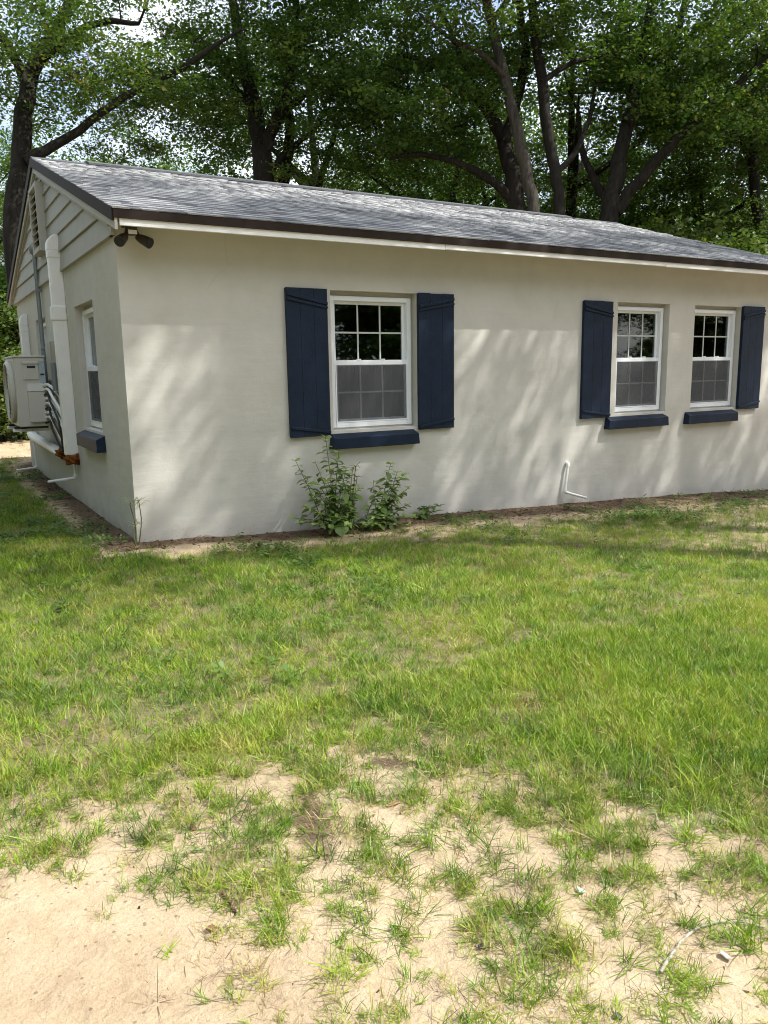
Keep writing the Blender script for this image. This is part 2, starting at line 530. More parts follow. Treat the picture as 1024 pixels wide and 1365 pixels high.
def soil_amount(x, y):
    """bare dark soil and mulch"""
    s = np.zeros_like(x)
    width = np.interp(x, [-.4, 0, 2, 3.5, 5, 9], [.15, .28, .5, .6, .75, 1.2])
    s = np.where((x > -.3) & (y < .05), np.clip(1.25 - (-y) / np.maximum(width, .01), 0, 1.0), s)
    s = np.where((x <= .1) & (y > -.3) & (y < 7), np.maximum(s, np.clip(1.0 - (-x) / .45, 0, .9)), s)
    def blob(cx, cy, rx, ry, a, rot=0):
        c, q = math.cos(rot), math.sin(rot); dx = x - cx; dy = y - cy
        return a * np.exp(-(((dx * c + dy * q) / rx) ** 2 + ((-dx * q + dy * c) / ry) ** 2))
    s = np.maximum(s, blob(-.50, -4.47, .085, .26, .78, -.25))
    s = np.maximum(s, blob(-.07, -4.27, .16, .07, .7, -.5))
    s = np.maximum(s, blob(-.9, .9, .25, .22, .75)); s = np.maximum(s, blob(-.75, 3.0, .3, .3, .6))
    s = np.maximum(s, np.clip((fbm(x, y, .5, 44) - .64) * 3, 0, .55) * (y > -4.3))
    return s


def build_ground():
    def lines(lo, hi, step, far):
        a = np.arange(lo, hi + 1e-6, step); out = [a]
        g = []; d = step; p = hi
        while p < far: d *= 1.28; p += d; g.append(p)
        out.append(np.array(g)); g = []; d = step; p = lo
        while p > -far: d *= 1.28; p -= d; g.append(p)
        return np.concatenate([np.array(g[::-1])] + out)
    X = lines(-2.6, 6.0, .045, 900); Y = lines(-6.3, .3, .045, 900)
    xx, yy = np.meshgrid(X, Y); x = xx.ravel(); y = yy.ravel()
    z = ground_z(x, y)
    inside = (x > .15) & (x < 9.0) & (y > .15) & (y < 6.7)
    z = np.where(inside, z - .1, z)
    nx, ny = len(X), len(Y)
    i = np.arange(ny - 1)[:, None] * nx + np.arange(nx - 1)[None]
    F = np.stack([i, i + 1, i + nx + 1, i + nx], -1).reshape(-1, 4)
    d = lawn_density(x, y)
    th = np.clip(d * 1.2 - .36, 0, .85); th = np.where(y > 9, .25, th)
    me = mesh_np('ground', np.stack([x, y, z], 1), F, M_GROUND, {'thatch': ('POINT', th), 'soil': ('POINT', soil_amount(x, y))}, True)
    o = link(bpy.data.objects.new('ground', me)); tag(o, 'sandy yard ground with bare tan sand and mulch along the house', 'ground', kind='structure')


build_ground()

# ------------------------------------------------------------------ house
DEP, RY, ZR, XL, XR, YE = 6.9, 3.45, 3.84, -.09, 9.27, -.37
ZE = 2.64                                         # top of the roof at the eave
SL = (ZR - ZE) / (RY - YE)
house = thing('house', (0, 0, 0), 'single storey beige stucco cottage with navy shutters and grey shingle roof', 'house')

OPEN_F = [(1.90, 2.86, .84, 2.14), (5.66, 6.55, .84, 2.14), (7.02, 7.95, .84, 2.14)]
OPEN_S = [(1.10, 2.04, .86, 2.09), (4.10, 4.96, .86, 2.13)]


def wall_mesh(a0, a1, z0, z1, opens, thick, mp, nsub=.45):
    """wall panel with window openings and reveals; mp maps (along, depth, z) to world"""
    A = sorted(set([a0, a1] + [q for o in opens for q in o[:2]])); Z = sorted(set([z0, z1] + [q for o in opens for q in o[2:]]))
    def refine(L):
        out = []
        for p, q in zip(L, L[1:]):
            n = max(1, int((q - p) / nsub)); out += [p + (q - p) * k / n for k in range(n)]
        return out + [L[-1]]
    A, Z = refine(A), refine(Z)
    m = MB(); idx = {}
    def vid(a, d, z):
        k = (round(a, 4), d, round(z, 4))
        if k not in idx:
            idx[k] = len(m.v); m.v.append(mp(a, d, z))
        return idx[k]
    hole = lambda a, z: any(o[0] < a < o[1] and o[2] < z < o[3] for o in opens)
    cell = {}
    for i in range(len(A) - 1):
        for j in range(len(Z) - 1):
            cell[i, j] = not hole((A[i] + A[i + 1]) / 2, (Z[j] + Z[j + 1]) / 2)
    for (i, j), s in cell.items():
        if not s: continue
        for d in (0, thick):
            m.f.append((vid(A[i], d, Z[j]), vid(A[i + 1], d, Z[j]), vid(A[i + 1], d, Z[j + 1]), vid(A[i], d, Z[j + 1])))
        for di, dj, e in ((-1, 0, 'l'), (1, 0, 'r'), (0, -1, 'b'), (0, 1, 't')):
            if not cell.get((i + di, j + dj), False):
                p, q = {'l': ((A[i], Z[j]), (A[i], Z[j + 1])), 'r': ((A[i + 1], Z[j]), (A[i + 1], Z[j + 1])),
                        'b': ((A[i], Z[j]), (A[i + 1], Z[j])), 't': ((A[i], Z[j + 1]), (A[i + 1], Z[j + 1]))}[e]
                m.f.append((vid(p[0], 0, p[1]), vid(q[0], 0, q[1]), vid(q[0], thick, q[1]), vid(p[0], thick, p[1])))
    return m


FRONT = lambda a, d, z: (a, d, z)
SIDE = lambda a, d, z: (d, a, z)
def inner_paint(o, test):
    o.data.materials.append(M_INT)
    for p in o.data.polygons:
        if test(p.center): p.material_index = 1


wf = wall_mesh(0, 9.15, -.8, 2.60, OPEN_F, .2, FRONT).build('wall', M_STUCCO, house)
ws = wall_mesh(.2, DEP, -.8, 2.52, OPEN_S, .2, SIDE).build('wall', M_STUCCO, house)
MB().box(9.15 - .2, 9.15, .2, DEP - .2, -.8, 2.6).build('wall', M_STUCCO, house)
MB().box(.2, 9.15, DEP - .2, DEP, -.8, 2.6).build('wall', M_STUCCO, house)
inner_paint(wf, lambda c: c.y > .195); inner_paint(ws, lambda c: c.x > .195)
MB().box(8.93, 8.949, .2, 6.68, -.02, 2.45).build('inner_wall', M_INT, house); MB().box(.2, 8.93, 6.68, 6.699, -.02, 2.45).build('inner_wall', M_INT, house)
MB().box(.2, 8.95, .2, 6.7, -.05, -.02).build('floor', M_INT, house)
MB().box(.2, 8.95, .2, 6.7, 2.45, 2.50).build('ceiling', M_INT, house)

# gable triangles behind the siding
zu = lambda y: ZR - .13 - SL * abs(y - RY)
for x0, x1 in ((.02, .16), (9.0, 9.14)):
    MB().prism([(.02, 2.52), (DEP - .02, 2.52), (DEP - .02, zu(DEP)), (RY, zu(RY)), (.02, zu(0))], 0, x0, x1).build('gable_wall', M_TRIM, house)


def board(z0, z1):
    """one lap-siding board across the gable, thicker at its lower edge"""
    def yr(z): return max(0.0, RY - (ZR - .12 - z) / SL), min(DEP, RY + (ZR - .12 - z) / SL)
    a, b = yr(z0); c, d = yr(z1); m = MB()
    if d - c < .02: c, d = RY - .01, RY + .01
    m.hexa([(.02, a, z0), (-.036, a, z0), (-.036, b, z0), (.02, b, z0), (.02, c, z1), (-.016, c, z1), (-.016, d, z1), (.02, d, z1)])
    return m


for zb in (2.49, 2.69, 2.865, 3.04, 3.215, 3.39, 3.565):
    board(zb, min(zb + .195, ZR - .125)).build('siding_board', M_SIDING, house, bevel=.004)

# louvred gable vent
vent = MB()
VY0, VY1, VZ0, VZ1 = 3.22, 3.80, 2.80, 3.54
vent.box(-.105, .03, VY0, VY0 + .04, VZ0, VZ1).box(-.105, .03, VY1 - .04, VY1, VZ0, VZ1).box(-.103, .03, VY0 + .04, VY1 - .04, VZ1 - .04, VZ1).box(-.115, .03, VY0 + .05, VY1 - .05, VZ0, VZ0 + .05)
ven = vent.build('gable_vent', M_TRIM, house, bevel=.004)
MB().box(-.055, -.047, VY0 + .04, VY1 - .04, VZ0 + .05, VZ1 - .04).build('vent_shade_sheet', M_DARK, ven)  # black sheet painted in for the shade between the slats
for k in range(8):
    z = VZ0 + .07 + k * .079
    MB().hexa([(-.100, VY0 + .04, z), (-.094, VY0 + .04, z - .007), (-.094, VY1 - .04, z - .007), (-.100, VY1 - .04, z),
               (-.062, VY0 + .04, z + .026), (-.056, VY0 + .04, z + .019), (-.056, VY1 - .04, z + .019), (-.062, VY1 - .04, z + .026)]).build('slat', M_TRIM, ven)

# roof deck, shingles, trims
rt = math.sqrt((RY - YE) ** 2 + (ZR - ZE) ** 2)
roof_m = MB()
roof_m.prism([(YE, ZE - .012), (RY, ZR - .012), (2 * RY - YE, ZE - .012), (2 * RY - YE, ZE - .06), (RY, ZR - .06), (YE, ZE - .06)], 0, XL + .012, XR - .012)
roof = roof_m.build('roof', M_TRIM, house)
sdir = Vector((0, RY - YE, ZR - ZE)).normalized(); ndir = Vector((0, -sdir.z, sdir.y))
LENS = [.09, .13, .17, .23]
sh_mesh = {}
EXPO = .138


def shingle_verts(L, th):
    hgt = EXPO + .05
    m = MB(); P = []
    for t0, t1 in ((-.004, 0),):
        pass
    c = []
    for (x, s, n) in ((0, 0, 0), (L, 0, 0), (L, hgt, -.004), (0, hgt, -.004), (0, 0, th), (L, 0, th), (L, hgt, .001), (0, hgt, .001)):
        p = sdir * s + ndir * n; c.append((x, p.y, p.z))
    m.hexa(c); return m


for li, L in enumerate(LENS):
    for ti in range(5):
        m = shingle_verts(L, (.007, .0085, .010, .012, .013)[ti])
        me = m.mesh('shingle', M_SHING)
        a = me.attributes.new('rnd', 'FLOAT', 'FACE'); a.data.foreach_set('value', [(.08, .32, .5, .7, .95)[ti]] * len(me.polygons))
        sh_mesh[li, ti] = me
pieces = []
ncourse = int(rt / EXPO) + 1
for cidx in range(ncourse):
    s = cidx * EXPO - .012
    if s + EXPO > rt + .03: break
    x = XL - .004 * (cidx % 2)
    while x < XR - .05:
        li = random.choice([0, 1, 1, 2, 2, 3]); L = LENS[li]
        if x + L > XR + .01:
            li = 0; L = LENS[0]
            if x + L > XR + .02: x = XR - L
        tn = fbm(np.array([x * .6 + cidx * 3.7]), np.array([cidx * 1.0]), .8, 5)[0]
        ti = int(np.clip(tn * 2.5 + 1.3 + random.uniform(-2.3, 2.3), 0, 4))
        pieces.append((x, s + random.uniform(-.003, .003), li, ti)); x += L
def sh_loc(x, s):
    p = Vector((0, YE, ZE - .012)) + sdir * s + ndir * .0015
    return Vector((x, p.y, p.z))
def sh_size(q):
    c = sh_loc(q[0] + .1, q[1] + .07); uv = proj(np.array(c))[0]; d = (np.array(c) - CAM) @ FW
    off = 0 if -20 < uv[0] < 1050 else 5
    return d + off
pieces.sort(key=sh_size)
for (x, s, li, ti) in pieces[:300]:
    o = link(bpy.data.objects.new('shingle', sh_mesh[li, ti]), roof); o.location = sh_loc(x, s)
V, F, R = [], [], []
for (x, s, li, ti) in pieces[300:]:
    me = sh_mesh[li, ti]; off = sh_loc(x, s); n = len(V)
    V += [tuple(v.co + off) for v in me.vertices]
    for pl in me.polygons:
        F.append([i + n for i in pl.vertices]); R.append((.08, .32, .5, .7, .95)[ti])
me = mesh_np('shingle_field', V, F, M_SHING, {'rnd': ('FACE', R)})
tag(link(bpy.data.objects.new('shingle_field', me), roof), kind='stuff')
# rear slope covering and ridge vent
MB().prism([(RY + .01, ZR - .006), (2 * RY - YE, ZE - .006), (2 * RY - YE, ZE - .0115), (RY + .01, ZR - .0115)], 0, XL, XR).build('rear_slope_covering', M_RIDGE, roof)
for k in range(int((XR - XL) / .3)):
    x = XL + k * .303
    raised = .50 < x + .15 < 8.2
    h = .026 if raised else 0.004
    w = .13 if raised else .11
    th = .022 if raised else .008
    m = MB().prism([(RY - w, ZR + h - w * SL), (RY, ZR + h + .004), (RY + w, ZR + h - w * SL), (RY + w, ZR + h - w * SL - th), (RY, ZR + h - th), (RY - w, ZR + h - w * SL - th)], 0, x, min(x + .30, XR))
    m.build('ridge_cap', M_RIDGE, roof)
MB().prism([(RY - .11, ZR - .11 * SL + .004), (RY, ZR + .012), (RY + .11, ZR - .11 * SL + .004), (RY + .11, ZR - .11 * SL - .012), (RY, ZR - .004), (RY - .11, ZR - .11 * SL - .012)], 0, .49, 8.2).build('ridge_vent', M_BLACK, roof)
# eave trims
MB().box(XL + .006, XR - .006, YE - .009, YE + .004, ZE - .082, ZE - .006).build('drip_edge', M_BROWN, roof)
xs = [XL + .05, 2.95, 6.02, XR - .02]
for i in range(3):
    MB().box(xs[i], xs[i + 1] - .003, YE + .005, YE + .03, 2.508 + .004 * (i % 2), ZE - .05).build('fascia_board', M_FASCIA, house, bevel=.003)
MB().box(XL + .02, XR - .02, 2 * RY - YE - .03, 2 * RY - YE - .005, 2.51, ZE - .06).build('fascia_board', M_FASCIA, house)
# soffit under the front eave and rake trims
MB().hexa([(XL + .02, YE + .03, ZE - .085), (XR - .02, YE + .03, ZE - .085), (XR - .02, .0, ZE - .085 + .1), (XL + .02, .0, ZE - .085 + .1),
           (XL + .02, YE + .03, ZE - .063), (XR - .02, YE + .03, ZE - .063), (XR - .02, .0, ZE - .063 + .11), (XL + .02, .0, ZE - .063 + .11)]).build('soffit', M_TRIM, house)
for sgn in (-1, 1):
    e = RY + sgn * (RY - YE)
    for (x0, x1, t0, t1, mt, nm) in ((XL - .006, XL + .010, .008, .105, M_BROWN, 'rake_edge'), (XL + .012, XL + .034, .06, .165, M_TRIM, 'rake_board'), (-.052, .02, .115, .20, M_TRIM, 'frieze_board')):
        ee = e if nm != 'frieze_board' else RY + sgn * RY
        ze = ZR - SL * abs(ee - RY)
        poly = [(RY, ZR - t0), (ee, ze - t0), (ee, ze - t1), (RY, ZR - t1)]
        MB().prism(poly, 0, x0, x1).build(nm, mt, house)
    MB().prism([(RY, ZR - .008), (e, ZE - .008), (e, ZE - .10), (RY, ZR - .10)], 0, XR - .010, XR + .006).build('rake_edge', M_BROWN, house)
# short return block at the near corner under the eave
MB().box(-.03, .0, -.015, .10, 2.49, 2.60).build('corner_block', M_TRIM, house)


def window(o, mp, cat_dark=False, fr0=.062, grid=True, curtain=True, seed=0):
    a0, a1, z0, z1 = o
    a0 += .018; a1 -= .035; z0 += .02; z1 -= .042
    fw = .046; d0, d1 = fr0, fr0 + .085
    def B(*bs):
        m = MB()
        for (p0, p1, q0, q1, r0, r1) in bs:
            P = [mp(p0, q0, r0), mp(p1, q0, r0), mp(p1, q1, r0), mp(p0, q1, r0), mp(p0, q0, r1), mp(p1, q0, r1), mp(p1, q1, r1), mp(p0, q1, r1)]
            m.hexa(P)
        return m
    win = B((a0, a0 + fw, d0, d1, z0, z1), (a1 - fw, a1, d0, d1, z0, z1), (a0 + fw, a1 - fw, d0, d1, z1 - fw, z1), (a0 + fw, a1 - fw, d0, d1, z0, z0 + fw)).build('window', M_WHITE, house, bevel=.005)
    # packing strip that closes the gap round the frame
    g = o
    B((g[0] - .005, a0 - .001, d0 + .03, d1, g[2], g[3] + .005), (a1 + .001, g[1] + .005, d0 + .03, d1, g[2], g[3] + .005), (a0, a1, d0 + .032, d1, z1 + .001, g[3] + .005), (a0, a1, d0 + .01, d1, g[2] - .005, z0 - .001)).build('casing', M_TRIM, win)
    zm = (z0 + z1) / 2 - .012
    ia0, ia1 = a0 + fw, a1 - fw
    st = .034
    def sash(zb, zt, da, db, nm, bot, top):
        return B((ia0, ia0 + st, da, db, zb, zt), (ia1 - st, ia1, da, db, zb, zt), (ia0 + st, ia1 - st, da, db, zt - top, zt), (ia0 + st, ia1 - st, da, db, zb, zb + bot)).build(nm, M_WHITE, win, bevel=.004)
    sash(zm - .012, z1 - fw, d0 + .042, d0 + .072, 'upper_sash', .045, .028)
    sash(z0 + fw, zm + .034, d0 + .008, d0 + .038, 'lower_sash', .036, .052)
    for (zb, zt, dg) in ((zm + .033, z1 - fw - .028, d0 + .057), (z0 + fw + .036, zm - .018, d0 + .023)):
        g0, g1 = ia0 + st, ia1 - st
        nx_, nz_ = (3, 2) if grid else (1, 1)
        mw = .008
        for i in range(nx_):
            for j in range(nz_):
                p0 = g0 + (g1 - g0) * i / nx_; p1 = g0 + (g1 - g0) * (i + 1) / nx_; q0 = zb + (zt - zb) * j / nz_; q1 = zb + (zt - zb) * (j + 1) / nz_
                B((p0, p1, dg - .002, dg + .002, q0, q1)).build('pane', M_GLASS, win)
        if grid:
            for i in range(1, nx_):
                p = g0 + (g1 - g0) * i / nx_; B((p - mw, p + mw, dg - .0075, dg - .0025, zb, zt)).build('muntin', M_MUNTIN, win)
            q = (zb + zt) / 2; 
            for i in range(nx_):
                p0 = g0 + (g1 - g0) * i / nx_ + (mw if i else 0); p1 = g0 + (g1 - g0) * (i + 1) / nx_ - (mw if i < nx_ - 1 else 0)
                B((p0, p1, dg - .0072, dg - .0025, q - mw, q + mw)).build('muntin', M_MUNTIN, win)
    B((ia0 + .012, ia1 - .012, d0 + .002, d0 + .004, z0 + fw + .01, zm - .01)).build('insect_screen', M_SCREEN, win)
    sf = .012
    B((ia0 + .002, ia0 + .002 + sf, d0 - .002, d0 + .008, z0 + fw + .002, zm), (ia1 - .002 - sf, ia1 - .002, d0 - .002, d0 + .008, z0 + fw + .002, zm), (ia0 + .014, ia1 - .014, d0 - .002, d0 + .008, z0 + fw + .002, z0 + fw + .014)).build('screen_frame', M_WHITE, win)
    for k in (.33, .66):
        p = ia0 + (ia1 - ia0) * k
        B((p - .022, p + .022, d0 + .004, d0 + .03, zm + .034, zm + .046)).build('latch', M_WHITE, win, bevel=.003)
    if curtain:
        n = 60; V = []; Fc = []
        for i in range(n + 1):
            a = ia0 - .05 + (ia1 - ia0 + .1) * i / n
            dd = .26 + .022 * math.sin(a * 60 + seed) + .012 * math.sin(a * 133 + 1.7 * seed)
            V += [mp(a, dd, z0), mp(a + .02 * math.sin(i), dd * .98, zm + .03)]
        for i in range(n): Fc.append((2 * i, 2 * i + 2, 2 * i + 3, 2 * i + 1))
        MB().add(V, Fc).build('curtain', M_CURTAIN, win, smooth=True)
    return win


for k, o in enumerate(OPEN_F):
    window(o, FRONT, seed=k)
for k, o in enumerate(OPEN_S):
    window(o, SIDE, grid=False, seed=5 + k)


def sill(mp, a0, a1, zb, zt, out=.085):
    m = MB()
    P = []
    for (a, d, z) in ((a0, -out, zb), (a1, -out, zb), (a1, .03, zb), (a0, .03, zb), (a0 + .012, -out, zt), (a1 - .012, -out, zt), (a1 - .03, .06, zt + .062), (a0 + .03, .06, zt + .062)):
        P.append(mp(a, d, z))
    m.hexa(P)
    return m.build('window_sill', M_NAVY, house, bevel=.006)


sill(FRONT, 1.845, 2.83, .668, .775); sill(FRONT, 5.49, 6.535, .668, .775); sill(FRONT, 6.90, 7.90, .662, .775)
sill(SIDE, .99, 2.06, .68, .80)


def shutter(a0, a1, outer, z0=.802, z1=2.143):
    n = 3; w = (a1 - a0) / n
    base = MB().box(a0 + .004, a1 - .004, -.024, .002, z0 + .003, z1 - .003).build('shutter', M_NAVY, house)
    for k in range(n):
        MB().box(a0 + k * w + (.0005 if k else 0), a0 + (k + 1) * w - (.0005 if k < n - 1 else 0), -.041, -.0245, z0 + random.uniform(-.003, .003), z1 + random.uniform(-.003, .003)).build('plank', M_NAVY, base, bevel=.0018)
    ao, ai = (a0, a1) if outer == 'l' else (a1, a0)
    for (zo, zi, h) in ((z1 - .035, z1 - .115, .03), (z1 - .085, z1 - .155, .022), (z0 + .105, z0 + .045, .026)):
        lo, hi = (ao, ai) if ao < ai else (ai, ao)
        zl, zh = (zo, zi) if ao < ai else (zi, zo)
        lo += .004; hi -= .002
        MB().hexa([(lo, -.056, zl - h), (hi, -.056, zh - h), (hi, -.042, zh - h), (lo, -.042, zl - h), (lo, -.056, zl), (hi, -.056, zh), (hi, -.042, zh), (lo, -.042, zl)]).build('batten', M_NAVY, base, bevel=.003)


shutter(1.438, 1.85, 'l'); shutter(2.853, 3.28, 'r'); shutter(5.088, 5.54, 'l', .808, 2.138); shutter(7.94, 8.385, 'r', .808, 2.148)

# ------------------------------------------------------------------ fittings on the house
# floodlight under the eave by the corner
fl = thing('floodlight', (.10, -.10, 2.54), 'dark bronze twin head security floodlight under the eave by the house corner', 'floodlight')
MB().box(.045, .155, -.15, -.03, 2.545, 2.605).build('base', M_BRONZE, fl, bevel=.008)
MB().box(.06, .14, -.165, -.10, 2.478, 2.544).build('motion_sensor', M_BRONZE, fl, bevel=.01)
MB().box(.066, .134, -.172, -.1655, 2.482, 2.515).build('sensor_lens', M_WHITE, fl, bevel=.003)
for sx in (-1, 1):
    c = Vector((.10 + sx * .085, -.17, 2.44)); ax = Vector((sx * .55, -.75, -.45)).normalized()
    MB().tube([(.10 + sx * .03, -.12, 2.545), (.10 + sx * .05, -.14, 2.48), tuple(c - ax * .05)], .012, 6).build('knuckle', M_BRONZE, fl)
    pts = [c - ax * .075, c - ax * .07, c - ax * .03, c + ax * .06]
    hd = MB().tube([tuple(p) for p in pts], [.012, .026, .036, .044], 14, True).build('lamp_head', M_BRONZE, fl, smooth=True)
    pts = [c + ax * .0605, c + ax * .064]
    MB().tube([tuple(p) for p in pts], [.038, .038], 14).build('lens', M_BLACK, hd)

# outdoor heat-pump unit on wall brackets
ac = thing('air_conditioner', (-.28, 4.12, .76), 'cream outdoor air conditioning unit on wall brackets at gable end', 'air conditioner')
AX0, AX1, AY0, AY1, AZ0, AZ1 = -.455, -.115, 3.65, 4.60, .80, 1.62
MB().box(AX0, AX1, AY0, AY1, AZ0, AZ1).build('casing', M_ACBODY, ac, bevel=.012)
MB().box(AX0 - .012, AX1 + .008, AY0 - .012, AY1 + .012, AZ1 + .001, AZ1 + .022).build('top_panel', M_ACBODY, ac, bevel=.006)
MB().box(AX0 + .02, AX1 - .02, AY0 + .03, AY1 - .03, AZ0 - .022, AZ0 - .001).build('base_pan', M_BLACK, ac)
gr = MB()
gr.lathe([(.375, 0), (.385, -.03), (.36, -.055), (.34, -.055), (.35, -.03), (.35, 0)], (AX0 - .001, 4.12, 1.21), 'x', 32)
gro = gr.build('fan_grille', M_ACBODY, ac, smooth=True)
MB().lathe([(.345, -.004), (.345, -.008)], (AX0, 4.12, 1.21), 'x', 32).build('fan_opening', M_BLACK, ac)
for k in range(7):
    r = .05 + k * .048
    MB().lathe([(r, -.040), (r + .006, -.046), (r + .010, -.040)], (AX0, 4.12, 1.21), 'x', 28).build('grille_ring', M_ACBODY, gro)
MB().box(AX0 + .09, AX1 - .075, AY0 - .014, AY0 - .001, 1.36, 1.57).build('handle_panel', M_ACBODY, ac, bevel=.005)
MB().box(AX0 + .085, AX1 - .07, AY0 - .032, AY0 - .014, 1.545, 1.575).build('handle_lip', M_ACBODY, ac, bevel=.005)
MB().box(AX0 + .14, AX1 - .11, AY0 - .0165, AY0 - .0145, 1.495, 1.522).build('handle_slot', M_BLACK, ac)
MB().box(AX0 + .12, AX1 - .03, AY0 - .055, AY0 - .001, .855, 1.22).build('valve_cover', M_ACBODY, ac, bevel=.008)
MB().hexa([(AX0 + .115, AY0 - .062, 1.222), (AX1 - .025, AY0 - .062, 1.222), (AX1 - .025, AY0 - .001, 1.222), (AX0 + .115, AY0 - .001, 1.222),
           (AX0 + .125, AY0 - .02, 1.315), (AX1 - .035, AY0 - .02, 1.315), (AX1 - .035, AY0 - .001, 1.315), (AX0 + .125, AY0 - .001, 1.315)]).build('valve_cover_hood', M_ACBODY, ac, bevel=.005)
MB().box(AX1 - .066, AX1 - .004, AY0 - .006, AY0 - .001, 1.30, 1.58).build('sticker', painted('pale_blue_sticker', (.42, .50, .55), .4, .15, 30), ac)
MB().box(AX1 - .058, AX1 - .015, AY0 - .0085, AY0 - .0065, 1.41, 1.43).build('sticker_bar', M_BLACK, ac)
for yb in (3.80, 4.45):
    br = MB().box(-.52, -.001, yb - .02, yb + .02, .735, .775).box(-.028, -.0015, yb - .022, yb + .022, .776, 1.15).build('wall_bracket', M_PVC, ac, bevel=.004)
    MB().box(-.50, -.42, yb - .035, yb + .035, .7755, .80).build('rubber_foot', M_BLACK, br)
    MB().box(-.20, -.12, yb - .035, yb + .035, .7755, .80).build('rubber_foot', M_BLACK, br)
# lines from the valves to the wall duct
mats = [M_PVC, M_PVC, M_BLACK, M_PVC, M_PVC, M_BLACK, M_PVC, M_PVC, M_BLACK]
for k in range(9):
    z0 = 1.28 - .055 * k
    y0 = AY0 - .03 - .004 * (k % 3)
    xa = AX1 - .045
    xe = -.06 - .030 * (k % 3); ye = 2.80 + .05 * (k % 4)
    p = [(xa, y0 + .02, z0), (xa + .03, y0 - .16, z0 + .02), (xe - .03, 3.18 + .03 * (k % 3), z0 - .05 - .02 * (k % 2)), (xe, ye, z0 - .22 - .03 * (k % 3)), (xe + .01, ye - .02, .72), (xe + .015, ye - .04, .545)]
    MB().tube(spline(p, 24), .017 if mats[k] is M_PVC else .012, 7).build('refrigerant_line' if mats[k] is M_PVC else 'power_cable', mats[k], ac, smooth=True)


def duct(y0, y1, dx, zb, zt, label):
    t = thing('line_set_cover', (0, (y0 + y1) / 2, zb), label, 'duct cover', 'white line set covers on the gable wall')
    MB().box(-dx, -.0, y0, y1, zb, zt - .16).build('channel', M_PVC, t, bevel=.012)
    # coupler and curved wall inlet
    MB().box(-dx - .006, .0, y0 - .006, y1 + .006, zt - .24, zt - .163).build('coupler', M_PVC, t, bevel=.01)
    n = 8; poly = [(0.0, zt - .17), (-dx - .008, zt - .17)] + [((-dx - .008) + (dx + .004) * (1 - math.cos(a)) * .75, zt - .13 + .13 * math.sin(a)) for a in np.linspace(0, math.pi / 2, n)] + [(0.0, zt)]
    m = MB(); Vv = []
    for y in (y0 - .008, y1 + .008): Vv += [(p[0], y, p[1]) for p in poly]
    q = len(poly); m.add(Vv, [tuple(range(q))[::-1], tuple(range(q, 2 * q))] + [(i, (i + 1) % q, q + (i + 1) % q, q + i) for i in range(q)])
    m.build('wall_inlet', M_PVC, t, bevel=.012)
    return t


d1 = duct(2.50, 2.63, .135, .53, 2.87, 'long white line set cover running up past the near gable window')
MB().box(-.15, 0, 2.485, 2.645, 1.98, 2.14).build('coupler', M_PVC, d1, bevel=.02)
d2 = duct(5.76, 5.88, .10, .58, 2.27, 'short white line set cover behind the air conditioning unit')
hp = thing('drain_duct', (-.08, 4.6, .52), 'thick white horizontal pipe low on the gable wall below the air conditioner', 'pipe')
MB().tube(spline([(-.08, 5.85, .60), (-.085, 5.70, .545), (-.085, 4.5, .52), (-.085, 3.12, .50)], 20), .062, 14).build('pipe', M_PVC, hp, smooth=True)
MB().tube([(-.085, 3.24, .502), (-.085, 3.10, .50)], .067, 14).build('end_coupling', M_PVC, hp, smooth=True)


def foam(name, c, r, label, seed):
    rg = np.random.default_rng(seed); bm = bmesh.new(); bmesh.ops.create_icosphere(bm, subdivisions=3, radius=1)
    for v in bm.verts:
        p = v.co.copy(); n = 1 + .35 * math.sin(p.x * 4.1 + seed) * math.cos(p.y * 3.7) + .22 * math.sin(p.z * 7.3 + p.x * 5 + seed)
        v.co = Vector((p.x * r[0] * n, p.y * r[1] * n, p.z * r[2] * n))
    me = bpy.data.meshes.new(name); bm.to_mesh(me); bm.free(); me.materials.append(M_FOAM)
    me.polygons.foreach_set('use_smooth', [True] * len(me.polygons))
    o = link(bpy.data.objects.new(name, me)); o.location = c; tag(o, label, 'foam')


foam('sealing_foam', (-.095, 3.02, .52), (.075, .11, .055), 'lumpy rusty brown foam plugging the end of the thick horizontal pipe', 2)
foam('sealing_foam', (-.06, 2.52, .485), (.075, .09, .06), 'rusty brown foam bulging from the foot of the long line set cover', 5)


def drain(pts, r, label):
    t = thing('drain_pipe', tuple(pts[0]), label, 'pipe', 'thin white drain pipes on the house')
    P = [Vector(p) for p in pts]
    for a, b in zip(P, P[1:]):
        MB().tube([tuple(a), tuple(b)], r, 10).build('pipe', M_PVC, t, smooth=True)
    for i in range(1, len(P) - 1):
        a = (P[i - 1] - P[i]).normalized(); b = (P[i + 1] - P[i]).normalized()
        MB().tube(spline([tuple(P[i] + a * r * 2.6), tuple(P[i] + (a + b) * r * .25), tuple(P[i] + b * r * 2.6)], 7), r * 1.3, 10).build('elbow', M_PVC, t, smooth=True)


drain([(-.03, 2.66, .52), (-.03, 2.66, .26), (-.33, 2.62, .245)], .0155, 'thin white drain pipe elbowing out below the long line set cover')
drain([(-.03, 6.05, .54), (-.03, 6.05, .05), (-.32, 6.0, .035)], .0155, 'thin white drain pipe elbowing out at the far end of the gable wall')
drain([(4.905, .005, .31), (4.905, -.03, .31), (4.85, -.045, -.02), (5.12, -.12, -.105)], .0155, 'thin white drain pipe elbow low on the front wall between windows')

